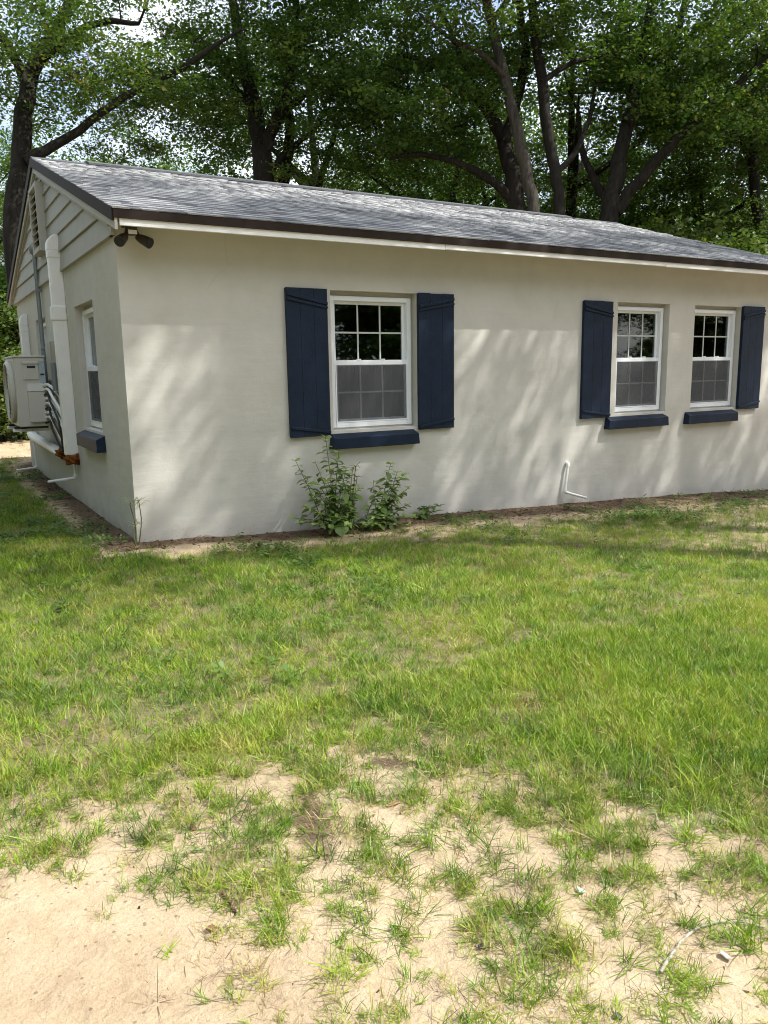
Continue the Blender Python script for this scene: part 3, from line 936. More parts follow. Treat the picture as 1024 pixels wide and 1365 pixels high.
mast = thing('electric_mast', (-.05, 4.18, 1.3), 'grey metal electric service conduit with weatherhead on gable wall', 'conduit')
MB().tube([(-.045, 4.18, 1.15), (-.045, 4.18, 2.90)], .026, 10).build('conduit', M_GALV, mast, smooth=True)
MB().lathe([(.03, 0), (.042, .01), (.048, .06), (.04, .11), (.015, .13)], (-.055, 4.18, 2.88), 'z', 12).build('weatherhead', M_GALV, mast, smooth=True)
for z in (1.75, 2.45):
    MB().box(-.076, -.0, 4.145, 4.215, z - .018, z + .018).build('strap', M_GALV, mast, bevel=.004)
pb = thing('breaker_panel', (-.04, 3.42, 1.33), 'beige painted electrical panel box on gable wall behind the air conditioner lines', 'electrical box')
MB().box(-.085, -.0, 3.22, 3.62, 1.34, 1.80).build('box', M_TRIM, pb, bevel=.006)
MB().box(-.097, -.0855, 3.235, 3.605, 1.355, 1.785).build('door', M_TRIM, pb, bevel=.004)
mb_ = thing('disconnect_box', (-.05, 3.0, 1.2), 'small blue grey electrical disconnect box beside the long line set cover', 'electrical box')
MB().box(-.11, -.0, 2.88, 3.10, 1.24, 1.54).build('box', M_GREY, mb_, bevel=.006)
MB().box(-.125, -.1105, 2.87, 3.11, 1.23, 1.55).build('cover', M_GREY, mb_, bevel=.004)
MB().tube([(-.06, 2.99, 1.235), (-.06, 2.99, .62)], .014, 8).build('conduit', M_GREY, mb_, smooth=True)


# ------------------------------------------------------------------ trees
def leaves_np(C, N, size, rg, lift=.35):
    """leaf quads at centres C (n,3); returns V,F"""
    n = len(C)
    D = rg.normal(size=(n, 3)); D[:, 2] = D[:, 2] * .45 - .12; D /= np.linalg.norm(D, axis=1)[:, None]
    U = rg.normal(size=(n, 3)) * .75 + np.array([0, 0, 1.0]); S = np.cross(D, U); S /= np.linalg.norm(S, axis=1)[:, None] + 1e-9
    W = np.cross(S, D)
    L = size * np.clip(rg.lognormal(-.20, .32, n), .4, 1.6)[:, None]; w = L * rg.uniform(.24, .34, n)[:, None]
    V = np.empty((n, 4, 3))
    V[:, 0] = C - D * L * .5
    V[:, 1] = C + S * w + W * w * .35 - D * L * .04
    V[:, 2] = C + D * L * .5
    V[:, 3] = C - S * w + W * w * .35 - D * L * .04
    F = np.arange(n * 4).reshape(n, 4)
    return V.reshape(-1, 3), F


def make_tree(name, limbs, ell, ncl, nleaf, leaf, seed, label, cat='tree', group=None, bark=None, lmat=None, clump=(.75, .45), tone=0.0, base=None, gap=None):
    """limbs: list of (pts, radii) in world space; ell: crown ellipsoids (centre, radii, weight)"""
    rg = np.random.default_rng(seed)
    b0 = np.array(limbs[0][0][0], float) if base is None else np.array(base, float)
    root = thing(name, tuple(b0), label, cat, group)
    TV, TF, off = [], [], 0
    nodes, nrad = [], []
    def addtube(P, R, sides):
        nonlocal off
        V, F = tube_np(P, R, sides); TV.append(V); TF.append(F + off); off += len(V)
    for pts, rad in limbs:
        n = max(8, 3 * len(pts)); P = spline(pts, n); R = np.interp(np.linspace(0, 1, n), np.linspace(0, 1, len(rad)), rad)
        P = P + rg.normal(size=P.shape) * R[:, None] * .12
        addtube(P, R, 10)
        k = max(1, n // 3) if pts is limbs[0][0] else 1
        nodes += list(P[k:]); nrad += list(R[k:])
    cl = []
    tot = sum(e[2] for e in ell)
    for (c, r, w) in ell:
        m = int(round(ncl * w / tot)); c = np.array(c, float); r = np.array(r, float)
        while m > 0:
            d = rg.normal(size=3); d /= np.linalg.norm(d); q = c + d * r * rg.uniform(.25, 1) ** .5
            if gap is not None and gap(q): 
                if rg.random() < .9: m -= (rg.random() < .3); continue
            cl.append(q); m -= 1
    cl = np.array(cl)
    N0 = np.array(nodes)
    dist = np.array([np.min(np.linalg.norm(N0 - c, axis=1)) for c in cl])
    LC, LR = [], []
    for i in np.argsort(dist):
        c = cl[i]; NA = np.array(nodes)
        cost = np.linalg.norm(NA - c, axis=1) + 1.1 * np.maximum(0, NA[:, 2] - c[2])
        j = int(np.argmin(cost)); a = NA[j]; ln = np.linalg.norm(c - a)
        if ln > .12:
            mid = (a + c) / 2 + rg.normal(size=3) * ln * .12 + np.array([0, 0, .10 * ln])
            P = spline([a, mid, c], 6 if ln > .6 else 4); r0 = min(nrad[j] * .7, .010 + .016 * ln); R = np.linspace(r0, .006, len(P))
            addtube(P, R, 5)
            nodes += list(P[1:]); nrad += list(R[1:])
        # leaf spray: several drooping twigs
        k = nleaf; nt = 7
        td = rg.normal(size=(nt, 3)); td[:, 2] = td[:, 2] * .35 - .05; td /= np.linalg.norm(td, axis=1)[:, None]
        ti = rg.integers(0, nt, k); t = rg.uniform(.05, 1, k) ** .7
        s = rg.uniform(.7, 1.25)
        pos = c + td[ti] * (t * clump[0] * s)[:, None] + rg.normal(size=(k, 3)) * np.array([.13, .13, .09]) * (clump[0] / .75)
        LC.append(pos); LR.append(np.clip(rg.normal(.42 + tone + rg.normal(0, .13), .17, k), 0, 1))
        for q in range(0, nt, 2):
            addtube(np.array([c, c + td[q] * clump[0] * s * .45, c + td[q] * clump[0] * s * .9 - np.array([0, 0, .04])]), np.array([.006, .004, .002]), 3)
    me = mesh_np('trunk', np.concatenate(TV) - b0, np.concatenate(TF), bark or M_BARK, smooth=True)
    link(bpy.data.objects.new('trunk', me), root)
    LC = np.concatenate(LC); V, F = leaves_np(LC, None, leaf, rg)
    me = mesh_np('crown', V - b0, F, lmat or M_LEAF, {'rnd': ('FACE', np.concatenate(LR))})
    tag(link(bpy.data.objects.new('crown', me), root), kind='stuff')
    return root


def copy_tree(src, loc, rot, scale, label=None, group=None):
    r = src.copy(); COL.objects.link(r); r.location = loc; r.rotation_euler = (0, 0, rot); r.scale = (scale,) * 3
    if label: r['label'] = label
    if group: r['group'] = group
    for ch in src.children:
        c = ch.copy(); COL.objects.link(c); c.parent = r
    return r


def limb_px(uv, d, w, dd=None):
    """limb traced by pixels at depth d (dd: extra depth at its end); w widths in px"""
    n = len(uv); P = []
    for i, (u, v) in enumerate(uv):
        P.append(at(u, v, d + (0 if dd is None else dd * i / (n - 1))))
    R = [q / 2 * d / FPX for q in w]
    return P, R


def rooted(uv, d, w, dd=None):
    P, R = limb_px(uv, d, w, dd)
    b = np.array(P[0]); g = np.array([b[0] + (b[0] - P[1][0]) * .15, b[1], float(ground_z(b[0], b[1])) - .1]); m = (b + g) / 2
    return [g, m] + P, [R[0] * 1.35, R[0] * 1.08] + R


gz = lambda x, y: float(ground_z(x, y))
# A: big dark trunk beyond the left gable with a long limb reaching right
dA = 17.5
A = make_tree('oak_tree', [rooted([(22, 330), (26, 230), (32, 150), (45, 90), (75, 40), (105, -30), (140, -150)], dA, [30, 27, 24, 20, 16, 13, 8], 1.0),
                           limb_px([(32, 215), (60, 200), (100, 178), (150, 140), (195, 112), (240, 92), (278, 66), (320, 40)], dA, [14, 13, 11, 10, 9, 8, 6, 4], .8),
                           limb_px([(50, 85), (80, 60), (110, 38), (145, 28), (185, 32)], dA + .3, [11, 10, 9, 8, 5], -.5),
                           limb_px([(40, 120), (10, 60), (-40, 0), (-90, -80)], dA + .3, [14, 12, 9, 6], -.5)],
              [(at(110, -60, dA), (4.2, 4.2, 2.6), 1.0), (at(60, 90, dA), (2.2, 2.2, 1.3), .33), (at(150, 100, dA), (1.6, 2.0, .8), .17), (at(-80, 0, dA), (3.5, 3, 3), .4), (at(180, 150, dA + 3), (3.0, 2.4, 1.1), .34), (at(215, 60, dA + 2), (2.6, 2.4, 1.6), .3), (at(60, -330, dA), (4, 4, 3), .5)],
              270, 220, .10, 11, 'dark trunked oak beyond the gable peak with a long limb arching right', tone=.06)
# B: many stemmed oak behind the middle of the roof
dB = 21
B = make_tree('oak_tree', [rooted([(352, 235), (347, 190), (338, 140), (326, 90), (315, 30), (300, -60)], dB, [28, 24, 20, 16, 13, 8], .5),
                           limb_px([(352, 205), (366, 165), (384, 120), (388, 70), (395, 10), (400, -60)], dB, [18, 16, 13, 11, 9, 6], -.6),
                           limb_px([(358, 230), (380, 205), (410, 180), (432, 160)], dB, [10, 8, 6, 4], .4),
                           limb_px([(340, 150), (315, 118), (292, 88), (280, 62)], dB, [10, 8, 6, 4], .6),
                           limb_px([(372, 150), (400, 132), (420, 112)], dB, [10, 8, 5], -.5),
                           limb_px([(378, 245), (384, 200), (388, 165), (380, 130)], dB + .8, [16, 14, 12, 9], .2)],
              [(at(390, -60, dB), (5.5, 5, 3), 1.0), (at(420, 130, dB), (2.4, 2.5, 1.4), .3), (at(330, 60, dB), (2.2, 2.2, 1.2), .2), (at(270, 170, dB + 2), (2.6, 2.2, 1.2), .26), (at(300, 100, dB), (2.0, 2.0, 1.0), .16), (at(450, 210, dB), (2.2, 2.0, .9), .2), (at(350, -350, dB), (5, 5, 3.5), .5)],
              250, 215, .11, 12, 'many stemmed oak behind the middle of the roof, sky showing round its forks', tone=-.05)
# C: dark oak with limbs arching low to the left
dC = 20
C_ = make_tree('oak_tree', [rooted([(688, 272), (680, 225), (668, 180), (645, 140), (612, 110), (575, 85), (530, 70)], dC, [24, 22, 18, 14, 12, 9, 6], .3),
                            limb_px([(682, 265), (660, 245), (630, 225), (595, 212), (555, 206), (520, 212)], dC, [13, 12, 10, 8, 6, 4], -.8),
                            limb_px([(672, 190), (690, 130), (700, 70), (690, 0), (680, -90)], dC, [16, 14, 12, 9, 6], .4),
                            limb_px([(650, 145), (620, 90), (600, 40), (570, -20)], dC, [10, 8, 7, 4], .6)],
               [(at(560, -20, dC), (4.6, 4.2, 2.8), 1.0), (at(560, 150, dC), (2.6, 2.4, 1.5), .5), (at(480, 60, dC), (2.4, 2.2, 1.8), .35), (at(620, -330, dC), (5, 5, 3.5), .5)],
               260, 240, .12, 13, 'dark oak whose thin limbs arch low to the left over the ridge', tone=-.08)
# D, E: two tall paler trunks side by side
dD = 18.2
D_ = make_tree('oak_tree', [rooted([(712, 290), (703, 235), (690, 180), (676, 115), (660, 50), (646, -10), (630, -90)], dD, [16, 16, 15, 14, 13, 12, 9], .2),
                            limb_px([(672, 100), (640, 70), (600, 50), (560, 20)], dD, [7, 6, 5, 3], -.8),
                            limb_px([(655, 30), (685, -10), (730, -50)], dD, [9, 7, 4], -.4)],
               [(at(650, -260, dD), (4.0, 4, 3.2), 1.0), (at(640, -20, dD - .8), (2.0, 1.8, 1.0), .18)],
               150, 230, .11, 14, 'tall paler trunk leaning left, standing just behind the ridge', bark=M_BARK_PALE, tone=.02)
E_ = make_tree('oak_tree', [rooted([(747, 290), (740, 230), (729, 170), (722, 110), (714, 50), (708, -10), (705, -90)], dD + .8, [16, 15, 15, 14, 13, 12, 9], .2),
                            limb_px([(738, 235), (765, 205), (785, 160), (795, 110)], dD + .8, [9, 8, 6, 4], .8),
                            limb_px([(722, 110), (760, 85), (800, 75), (840, 70)], dD + .8, [8, 7, 5, 3], .5)],
               [(at(740, -260, dD + 1), (4.2, 4, 3.2), 1.0), (at(790, 60, dD + 1.6), (2.2, 2.0, 1.3), .25)],
               150, 230, .11, 15, 'tall straight trunk standing right of the leaning pale trunk', bark=M_BARK, tone=0)
# F: forked oak with a heavy limb to the right
dF = 19.5
F_ = make_tree('oak_tree', [rooted([(812, 295), (818, 250), (828, 200), (842, 145), (852, 90), (864, 30), (875, -60)], dF, [25, 23, 20, 17, 14, 11, 8], .4),
                            limb_px([(820, 285), (842, 252), (872, 218), (905, 182), (940, 150), (985, 110), (1040, 60)], dF, [16, 15, 14, 12, 10, 8, 5], -.6),
                            limb_px([(836, 165), (868, 130), (890, 90), (905, 45), (915, -20)], dF, [15, 13, 11, 9, 5], .7),
                            limb_px([(812, 270), (790, 235), (775, 195), (772, 150)], dF + .5, [12, 10, 8, 5], .5)],
               [(at(900, -40, dF), (4.8, 4.4, 2.8), 1.0), (at(985, 110, dF - .4), (2.6, 2.4, 1.6), .5), (at(900, 130, dF + 1), (2, 2, 1.2), .2), (at(880, -340, dF), (5, 5, 3.5), .5)],
               250, 240, .12, 16, 'forked oak sending a heavy limb up to the right', tone=-.05)
# G: thinner tree at the right edge
dG = 22
G_ = make_tree('oak_tree', [rooted([(1012, 345), (1008, 270), (1004, 200), (1012, 130), (1030, 50), (1050, -60)], dG, [15, 14, 13, 11, 9, 6], .2),
                            limb_px([(1005, 215), (985, 185), (970, 150), (955, 120)], dG, [7, 6, 5, 3], .4)],
               [(at(1000, 140, dG), (2.6, 2.4, 2.2), .7), (at(1050, -60, dG), (4.5, 4, 3), 1.0)],
               170, 220, .12, 17, 'slim lighter green tree past the end of the roof', lmat=M_LEAF_LIT, tone=-.05)


def generic(seed, H, spread, label, n=180, nl=240, leaf=.13, lmat=None, group='oaks filling the woods behind the house'):
    rg = np.random.default_rng(seed); z = .38 * H
    tr = [np.array([0, 0, -.3]), np.array([.1, 0, z * .5]), np.array([rg.normal() * .3, rg.normal() * .3, z]), np.array([rg.normal() * .8, rg.normal() * .8, H * .85])]
    limbs = [(tr, [.30, .24, .20, .06])]
    for k in range(6):
        a = k * 1.05 + rg.uniform(-.3, .3); z0 = z * rg.uniform(.75, 1.5); r = spread * rg.uniform(.5, .8)
        limbs.append(([np.array([0, 0, z0]), np.array([math.cos(a) * r * .5, math.sin(a) * r * .5, z0 + r * .3]), np.array([math.cos(a) * r, math.sin(a) * r, z0 + r * .65])], [.12, .08, .03]))
    ell = [((0, 0, H * .66), (spread, spread, H * .32), 1.0), ((0, 0, H * .38), (spread * .85, spread * .85, H * .14), .4)]
    return make_tree('oak_tree', limbs, ell, n, nl, leaf, seed, label, 'tree', group, lmat=lmat, base=(0, 0, 0), clump=(.95, .5))


gl_ = 'leafy background oak standing deep in the woods behind the house'
g1 = generic(31, 13, 4.6, gl_); g2 = generic(32, 11.5, 4.2, gl_, lmat=M_LEAF); g3 = generic(33, 10, 4.0, 'lighter green young tree among the background woods', lmat=M_LEAF_LIT, group='lighter green trees in the background woods')
spots = [(5, 28), (120, 38), (205, 36), (300, 38), (430, 28), (500, 35), (590, 27), (665, 32), (760, 26), (850, 30), (930, 27), (1010, 31), (1100, 26), (-60, 33), (560, 44), (720, 42), (900, 42)]
NAMED = [(26, 'the dark trunk beyond the gable peak'), (350, 'the many stemmed oak'), (600, 'the oak with limbs arching low'), (712, 'the leaning pale trunk'), (747, 'the tall straight trunk'), (830, 'the forked oak'), (1010, 'the slim light green tree')]
def beside(u):
    if u < NAMED[0][0]: return 'past ' + NAMED[0][1]
    for (a, n1), (b, n2) in zip(NAMED, NAMED[1:]):
        if a <= u < b: return 'behind ' + (n1 if u - a < b - u else n2)
    return 'past ' + NAMED[-1][1]
for i, (u, d) in enumerate(spots):
    lab = ('far' if d > 31 else 'leafy') + ' background oak deep in the woods ' + beside(u)
    src = (g1, g2)[i % 2]
    p = at(u, 470, d); x, y = float(p[0]), float(p[1])
    loc = (x, y, gz(x, y)); rot = i * 2.17; sc = .85 + .3 * ((i * 37) % 10) / 10
    if i < 2:
        src.location = loc; src.rotation_euler = (0, 0, rot); src.scale = (sc,) * 3; src['label'] = lab
    else:
        copy_tree(src, loc, rot, sc, lab, 'oaks filling the woods behind the house')
for i, (u, d, sc) in enumerate([(960, 24, .62), (880, 25, .55), (150, 30, .8), (1060, 23, .7)]):
    p = at(u, 470, d); loc = (float(p[0]), float(p[1]), gz(p[0], p[1]))
    lab = 'lighter green young tree in the woods ' + beside(u)
    if i == 0: g3.location = loc; g3.scale = (sc,) * 3; g3['label'] = lab
    else: copy_tree(g3, loc, i * 1.9, sc, lab)


def bush(seed, label, lmat, tone=0.0, group=None):
    limbs = []; rg = np.random.default_rng(seed)
    for k in range(6):
        a = k * 1.05; limbs.append(([np.array([0, 0, -.1]), np.array([math.cos(a) * .35, math.sin(a) * .35, .8]), np.array([math.cos(a) * .9, math.sin(a) * .9, 2.0])], [.035, .025, .012]))
    return make_tree('understory_shrub', limbs, [((0, 0, 1.5), (1.5, 1.5, 1.5), 1), ((0, 0, 2.4), (.8, .8, .8), .3)], 90, 170, .11, seed, label, 'shrub', group, lmat=lmat, base=(0, 0, 0), clump=(.55, .4), tone=tone)


bl1 = 'dark leafy understory shrub in the woods behind the house'
b1 = bush(51, bl1, M_LEAF, -.05, 'understory shrubs behind the house'); b2 = bush(52, 'shrub coloured sunlit yellow green in the woods', M_LEAF_LIT, .1, 'bright green shrubs in the woods')
dark = [(430, 24, 1.3), (520, 25, 1.4), (250, 26, 1.3), (170, 25, 1.2), (480, 22, 1.1), (600, 24, 1.2), (770, 23, 1.3), (850, 22, 1.35), (100, 22, 1.2), (45, 20, 1.25), (950, 24, 1.4), (1040, 22, 1.4), (20, 24, 1.5), (-30, 22, 1.5), (8, 27, 1.2), (330, 25, 1.2), (680, 24, 1.2), (900, 26, 1.5)]
for i, (u, d, sc) in enumerate(dark):
    p = at(u, 470, d); loc = (float(p[0]), float(p[1]), gz(p[0], p[1]))
    lab = 'dark leafy understory shrub ' + beside(u)
    if i == 0: b1.location = loc; b1.scale = (sc,) * 3; b1['label'] = lab
    else: copy_tree(b1, loc, i * 1.37, sc, lab)
lit = [(895, 20.5, 1.75), (-8, 17, 1.0), (965, 21, 1.6), (5, 20, 1.15), (845, 23, 1.7)]  # shrubs whose sunlit look comes from their leaf colour
for i, (u, d, sc) in enumerate(lit):
    p = at(u, 470, d); loc = (float(p[0]), float(p[1]), gz(p[0], p[1]))
    lab = 'shrub coloured sunlit yellow green ' + ('nearer' if d < 21 else 'further') + ' in the woods ' + beside(u)
    if i == 0: b2.location = loc; b2.scale = (sc,) * 3; b2['label'] = lab
    else: copy_tree(b2, loc, i * 1.1, sc, lab)
for i in range(6):  # unseen shrubs added to keep low sky and bounce light off the gable
    y_ = -3 + i * 3.1; copy_tree(b1, (-5.6 - .9 * math.sin(i * 1.9), y_, gz(-5.6, y_)), i * 2.1, 1.35 + .25 * math.sin(i * 3), 'unseen dense shrub added to block light beside the gable end', 'unseen light blocking shrubs beside the gable end')
# trees across the front yard: their crowns dapple the wall and show in the window glass
yl = 'tall oak across the front yard facing the house'
yard = [(9.5, -19, 1.1), (16, -22, 1.2), (3, -23, 1.15), (23, -18, 1.2), (30, -13, 1.2), (-8, -22, 1.1), (12.5, -26, 1.3), (20, -27, 1.3), (-3, -27, 1.2), (28, -22, 1.3), (36, -8, 1.3), (-14, -18, 1.2)]
for i in range(15):
    u_ = -12 + i * 3.1; copy_tree(b1, (u_, -18.5 - 2.5 * math.sin(i * 2.3) + .01 * u_, gz(u_, -18)), i * 1.7, 1.2 + .3 * math.sin(i), 'dense shrub in the hedge across the front yard', 'hedge shrubs across the front yard')
for i, (x, y, sc) in enumerate([(-9.5, 2.5, 1.1), (-9, 10.5, 1.15), (-13, -5, 1.2), (-15, 6, 1.3)]):  # out-of-view oaks added to block sky light from the left
    copy_tree((g2, g1)[i % 2], (x, y, gz(x, y)), .7 + i * 1.9, sc, 'unseen big oak added to block sky light on the gable wall', 'unseen sky blocking oaks beside the gable end')
for i, (x, y, sc) in enumerate(yard):
    copy_tree((g1, g2)[i % 2], (x, y, gz(x, y)), 1.3 + i * 2.4, sc, yl, 'oaks across the front yard')


def slender(seed, label, H=17.0, spread=2.5, n=62, nl=170):
    limbs = [([np.array([0, 0, -.3]), np.array([.1, .05, H * .3]), np.array([-.1, .1, H * .6]), np.array([.1, 0, H * .95])], [.22, .18, .14, .04])]
    return make_tree('slender_oak', limbs, [((0, 0, H * .77), (spread, spread, H * .22), 1.0)], n, nl, .12, seed, label, 'tree', 'slender oaks beside the front walk', base=(0, 0, 0), clump=(.8, .5))


sl = 'slender tall oak in the side yard right of the lawn'
sl1 = slender(81, sl)
for i, (x, y, sc) in enumerate([(7.6, -5.5, 1.0), (9.8, -5.6, .97), (13.4, -5.4, 1.03), (15.9, -5.6, 1.0), (18.6, -5.3, 1.05)]):
    if i == 0: sl1.location = (x, y, gz(x, y)); sl1.scale = (sc,) * 3
    else: copy_tree(sl1, (x, y, gz(x, y)), i * 1.9, sc)


# ------------------------------------------------------------------ plants by the wall
def leaf_mesh(name, L, W, mat, fold=.25, curl=.2, rnd=.5):
    V = []; n = 5
    prof = [0.05, .62, 1.0, .72, .02]
    for i in range(n):
        t = i / (n - 1); z = -curl * L * t * t
        V += [(t * L, 0, z), (t * L, W * prof[i] * .5, z + fold * W * prof[i] * .5), (t * L, -W * prof[i] * .5, z + fold * W * prof[i] * .5)]
    F = []
    for i in range(n - 1):
        a, b = 3 * i, 3 * i + 3
        F += [(a, b, b + 1, a + 1), (a, a + 2, b + 2, b)]
    me = mesh_np(name, V, F, mat, {'rnd': ('FACE', [rnd] * len(F))}, True)
    return me


M_SHRUB = leaf_mat('shrub_leaf', [(0, (.16, .15, .10)), (.25, (.15, .225, .075)), (.6, (.23, .34, .10)), (1, (.38, .50, .15))], .45)
M_STEM = painted('green_brown_stem', (.13, .14, .06), .6, .3, 20)
M_DRYSTEM = painted('dry_tan_stem', (.30, .23, .14), .8, .3, 20)
lv = {k: leaf_mesh('leaf', L, W, M_SHRUB, .25, c, r) for k, (L, W, c, r) in enumerate([(.085, .045, .25, .15), (.075, .04, .4, .35), (.095, .05, .2, .55), (.065, .034, .1, .8), (.055, .028, .1, 1.0), (.11, .06, .35, .45)])}


def leafy_plant(base, stems, label, seed, top_bright=True):
    rg = np.random.default_rng(seed)
    t = thing('leafy_weed', base, label, 'plant', 'leafy weeds growing against the front wall')
    for (tip, nl, r) in stems:
        p0 = Vector(base) + Vector((rg.uniform(-.13, .13), rg.uniform(-.05, .05), -.03)); p2 = Vector(tip)
        mid = (p0 + p2) / 2 + Vector((rg.uniform(-.04, .04), rg.uniform(-.03, .03), .06))
        P = spline([p0, mid, p2], 12); MB().tube(P, np.linspace(r, r * .4, 12), 6).build('stem', M_STEM, t, smooth=True)
        nl = int(nl * 1.25)
        for k in range(nl):
            f = .18 + .82 * (k + .5) / nl; i = min(11, int(f * 11)); c = P[i] * (1 - (f * 11 - i)) + P[min(11, i + 1)] * (f * 11 - i)
            pair = 2 if f < .93 else 4
            az0 = rg.uniform(0, 6.28)
            for q in range(pair):
                bright = f > .86
                kind = rg.choice([3, 4]) if bright and top_bright else rg.choice([0, 1, 2, 5, 1, 0] if f > .45 else [2, 5, 2, 1])
                o = link(bpy.data.objects.new('leaf', lv[int(kind)]), t)
                o.location = Vector(c) - Vector(base)
                o.rotation_euler = (rg.uniform(-.5, .5), rg.uniform(-.45, .5) if f < .9 else rg.uniform(-.7, 0), az0 + q * (6.28 / pair) + rg.uniform(-.5, .5))
                s = rg.uniform(.7, 1.15); o.scale = (s, s, s)
    return t


def px_wall(u, v, y):
    d = FW + (u - 512) / FPX * RT - (v - 682.5) / FPX * UP
    t = (y - CAM[1]) / d[1]; return tuple(CAM + t * d)


def stems_px(uvs, y0, rg):
    return [(px_wall(u, v, y0 + dy), n, .0055) for (u, v, n, dy) in uvs]


bs1 = px_wall(452, 712, -.30)
leafy_plant((bs1[0], bs1[1], gz(bs1[0], bs1[1])), stems_px([(434, 582, 15, .06), (393, 612, 10, .03), (420, 615, 9, .0), (447, 612, 11, .05), (462, 622, 11, -.04), (470, 625, 10, .08), (412, 655, 8, -.12), (440, 660, 9, -.14), (460, 672, 9, -.18), (425, 685, 8, -.2), (395, 697, 7, -.2), (386, 690, 5, -.15), (404, 640, 8, .0), (480, 650, 8, .0), (475, 680, 8, -.1), (448, 690, 8, -.2), (435, 640, 10, -.05), (455, 645, 10, -.1), (405, 675, 8, -.15), (418, 700, 6, -.25), (440, 705, 7, -.28), (462, 700, 7, -.25), (470, 655, 9, -.05), (428, 650, 9, .0), (452, 600, 11, .03), (442, 625, 10, .0)], -.22, None),
            'taller leafy weed with bright green tips below the wide shuttered window', 61)
bs2 = px_wall(495, 713, -.32)
leafy_plant((bs2[0], bs2[1], gz(bs2[0], bs2[1])), stems_px([(521, 617, 12, .05), (541, 630, 11, .0), (532, 645, 9, .05), (510, 650, 8, -.05), (528, 672, 9, -.1), (540, 688, 8, -.14), (515, 688, 9, -.2), (500, 690, 7, -.2), (548, 700, 6, -.2), (556, 690, 6, -.1), (545, 650, 9, .02), (498, 640, 7, .02), (525, 700, 7, -.25), (505, 700, 7, -.28), (535, 660, 9, -.02), (518, 665, 9, -.06), (545, 672, 8, -.08), (508, 672, 8, -.1), (530, 628, 10, .03), (490, 700, 6, -.25)], -.22, None),
            'leaning leafy weed to the right of the taller one by the wall', 62)
bs3 = px_wall(570, 697, -.16)
leafy_plant((bs3[0], bs3[1], gz(bs3[0], bs3[1])), stems_px([(566, 678, 5, 0), (588, 674, 5, .02), (578, 685, 4, -.05), (560, 690, 4, -.05)], -.12, None),
            'small low weed at the wall foot right of the two tall weeds', 63, False)


def sedge(base, tips, label, seed, rays=11):
    rg = np.random.default_rng(seed); t = thing('umbrella_sedge', base, label, 'plant')
    for tip in tips:
        p0 = Vector(base) + Vector((rg.uniform(-.03, .03), rg.uniform(-.02, .02), -.02)); p2 = Vector(tip)
        P = spline([p0, (p0 + p2) / 2 + Vector((rg.uniform(-.03, .03), 0, .02)), p2], 8)
        MB().tube(P, np.linspace(.0055, .0035, 8), 6).build('stem', M_STEM, t, smooth=True)
        for k in range(rays):
            a = k * 6.283 / rays + rg.uniform(-.2, .2); L = rg.uniform(.09, .15); el = rg.uniform(-.1, .7)
            d = Vector((math.cos(a) * math.cos(el), math.sin(a) * math.cos(el), math.sin(el)))
            pts = [p2, p2 + d * L * .55, p2 + d * L - Vector((0, 0, L * .25))]
            V = []; s = d.cross(Vector((0, 0, 1))).normalized()
            for q, w in zip(pts, (.0035, .0045, .0006)): V += [tuple(q + s * w), tuple(q - s * w)]
            m = MB().add(V, [(0, 1, 3, 2), (2, 3, 5, 4)]); o = m.build('bract', M_STEM, t)


sb = px_wall(184, 721, -.10)
sedge((sb[0], sb[1], gz(sb[0], sb[1])), [px_wall(173, 672, -.16), px_wall(185, 668, -.08), px_wall(180, 700, -.12)], 'thin umbrella sedge with spoked tops standing at the house corner', 71)
sc2 = px_wall(468, 708, -.22)
sedge((sc2[0], sc2[1], gz(sc2[0], sc2[1])), [px_wall(476, 636, -.16), px_wall(474, 622, -.15)], 'umbrella sedge rising between the two tall leafy weeds', 72, 9)


# ------------------------------------------------------------------ grass, weeds, litter (ground cover)
def blade_tuft(name, nb, Lr, wr, splay, seed, mat, droop=.5, base_r=.02):
    rg = np.random.default_rng(seed); V, F = [], []
    for k in range(nb):
        a = rg.uniform(0, 6.283); L = rg.uniform(*Lr); w = rg.uniform(*wr); tilt = abs(rg.normal(splay, splay * .45)); dr = rg.uniform(.3, 1.2) * droop
        b = np.array([rg.normal() * base_r, rg.normal() * base_r, -.004]); dirh = np.array([math.cos(a), math.sin(a), 0]); s = np.array([-math.sin(a), math.cos(a), 0])
        s = s * math.cos(.6) + np.array([0, 0, 1]) * math.sin(rg.uniform(-.6, .6))
        p = b.copy(); n0 = len(V); segs = 4; ang = tilt
        for i in range(segs + 1):
            t = i / segs; ww = w * (1 - t ** 1.6) * (.75 + .5 * min(t * 2, 1)) * .5
            if i < segs: V += [p + s * ww, p - s * ww]
            else: V += [p]
            ang = tilt + dr * (t + .15); p = p + (dirh * math.sin(ang) + np.array([0, 0, 1]) * math.cos(ang)) * L / segs
            if p[2] < .003: p[2] = .003
        for i in range(segs - 1):
            q = n0 + 2 * i; F.append((q, q + 1, q + 3, q + 2))
        q = n0 + 2 * (segs - 1); F.append((q, q + 1, q + 2))
    me = bpy.data.meshes.new(name); me.from_pydata([tuple(map(float, v)) for v in V], [], F); me.materials.append(mat)
    return bpy.data.objects.new(name, me)


def rosette(name, nl, L, W, seed, mat):
    rg = np.random.default_rng(seed); m = MB()
    for k in range(nl):
        a = rg.uniform(0, 6.283); h = rg.uniform(.008, .05); r = rg.uniform(.0, .05); el = rg.uniform(-.1, .6); l = L * rg.uniform(.6, 1.2); w = W * rg.uniform(.7, 1.2)
        d = Vector((math.cos(a) * math.cos(el), math.sin(a) * math.cos(el), math.sin(el))); s = d.cross(Vector((0, 0, 1))).normalized(); b = Vector((math.cos(a) * r, math.sin(a) * r, h))
        m.add([b, b + d * l * .45 + s * w * .5, b + d * l, b + d * l * .45 - s * w * .5], [(0, 1, 2, 3)])
    return bpy.data.objects.new(name, m.mesh(name, mat))


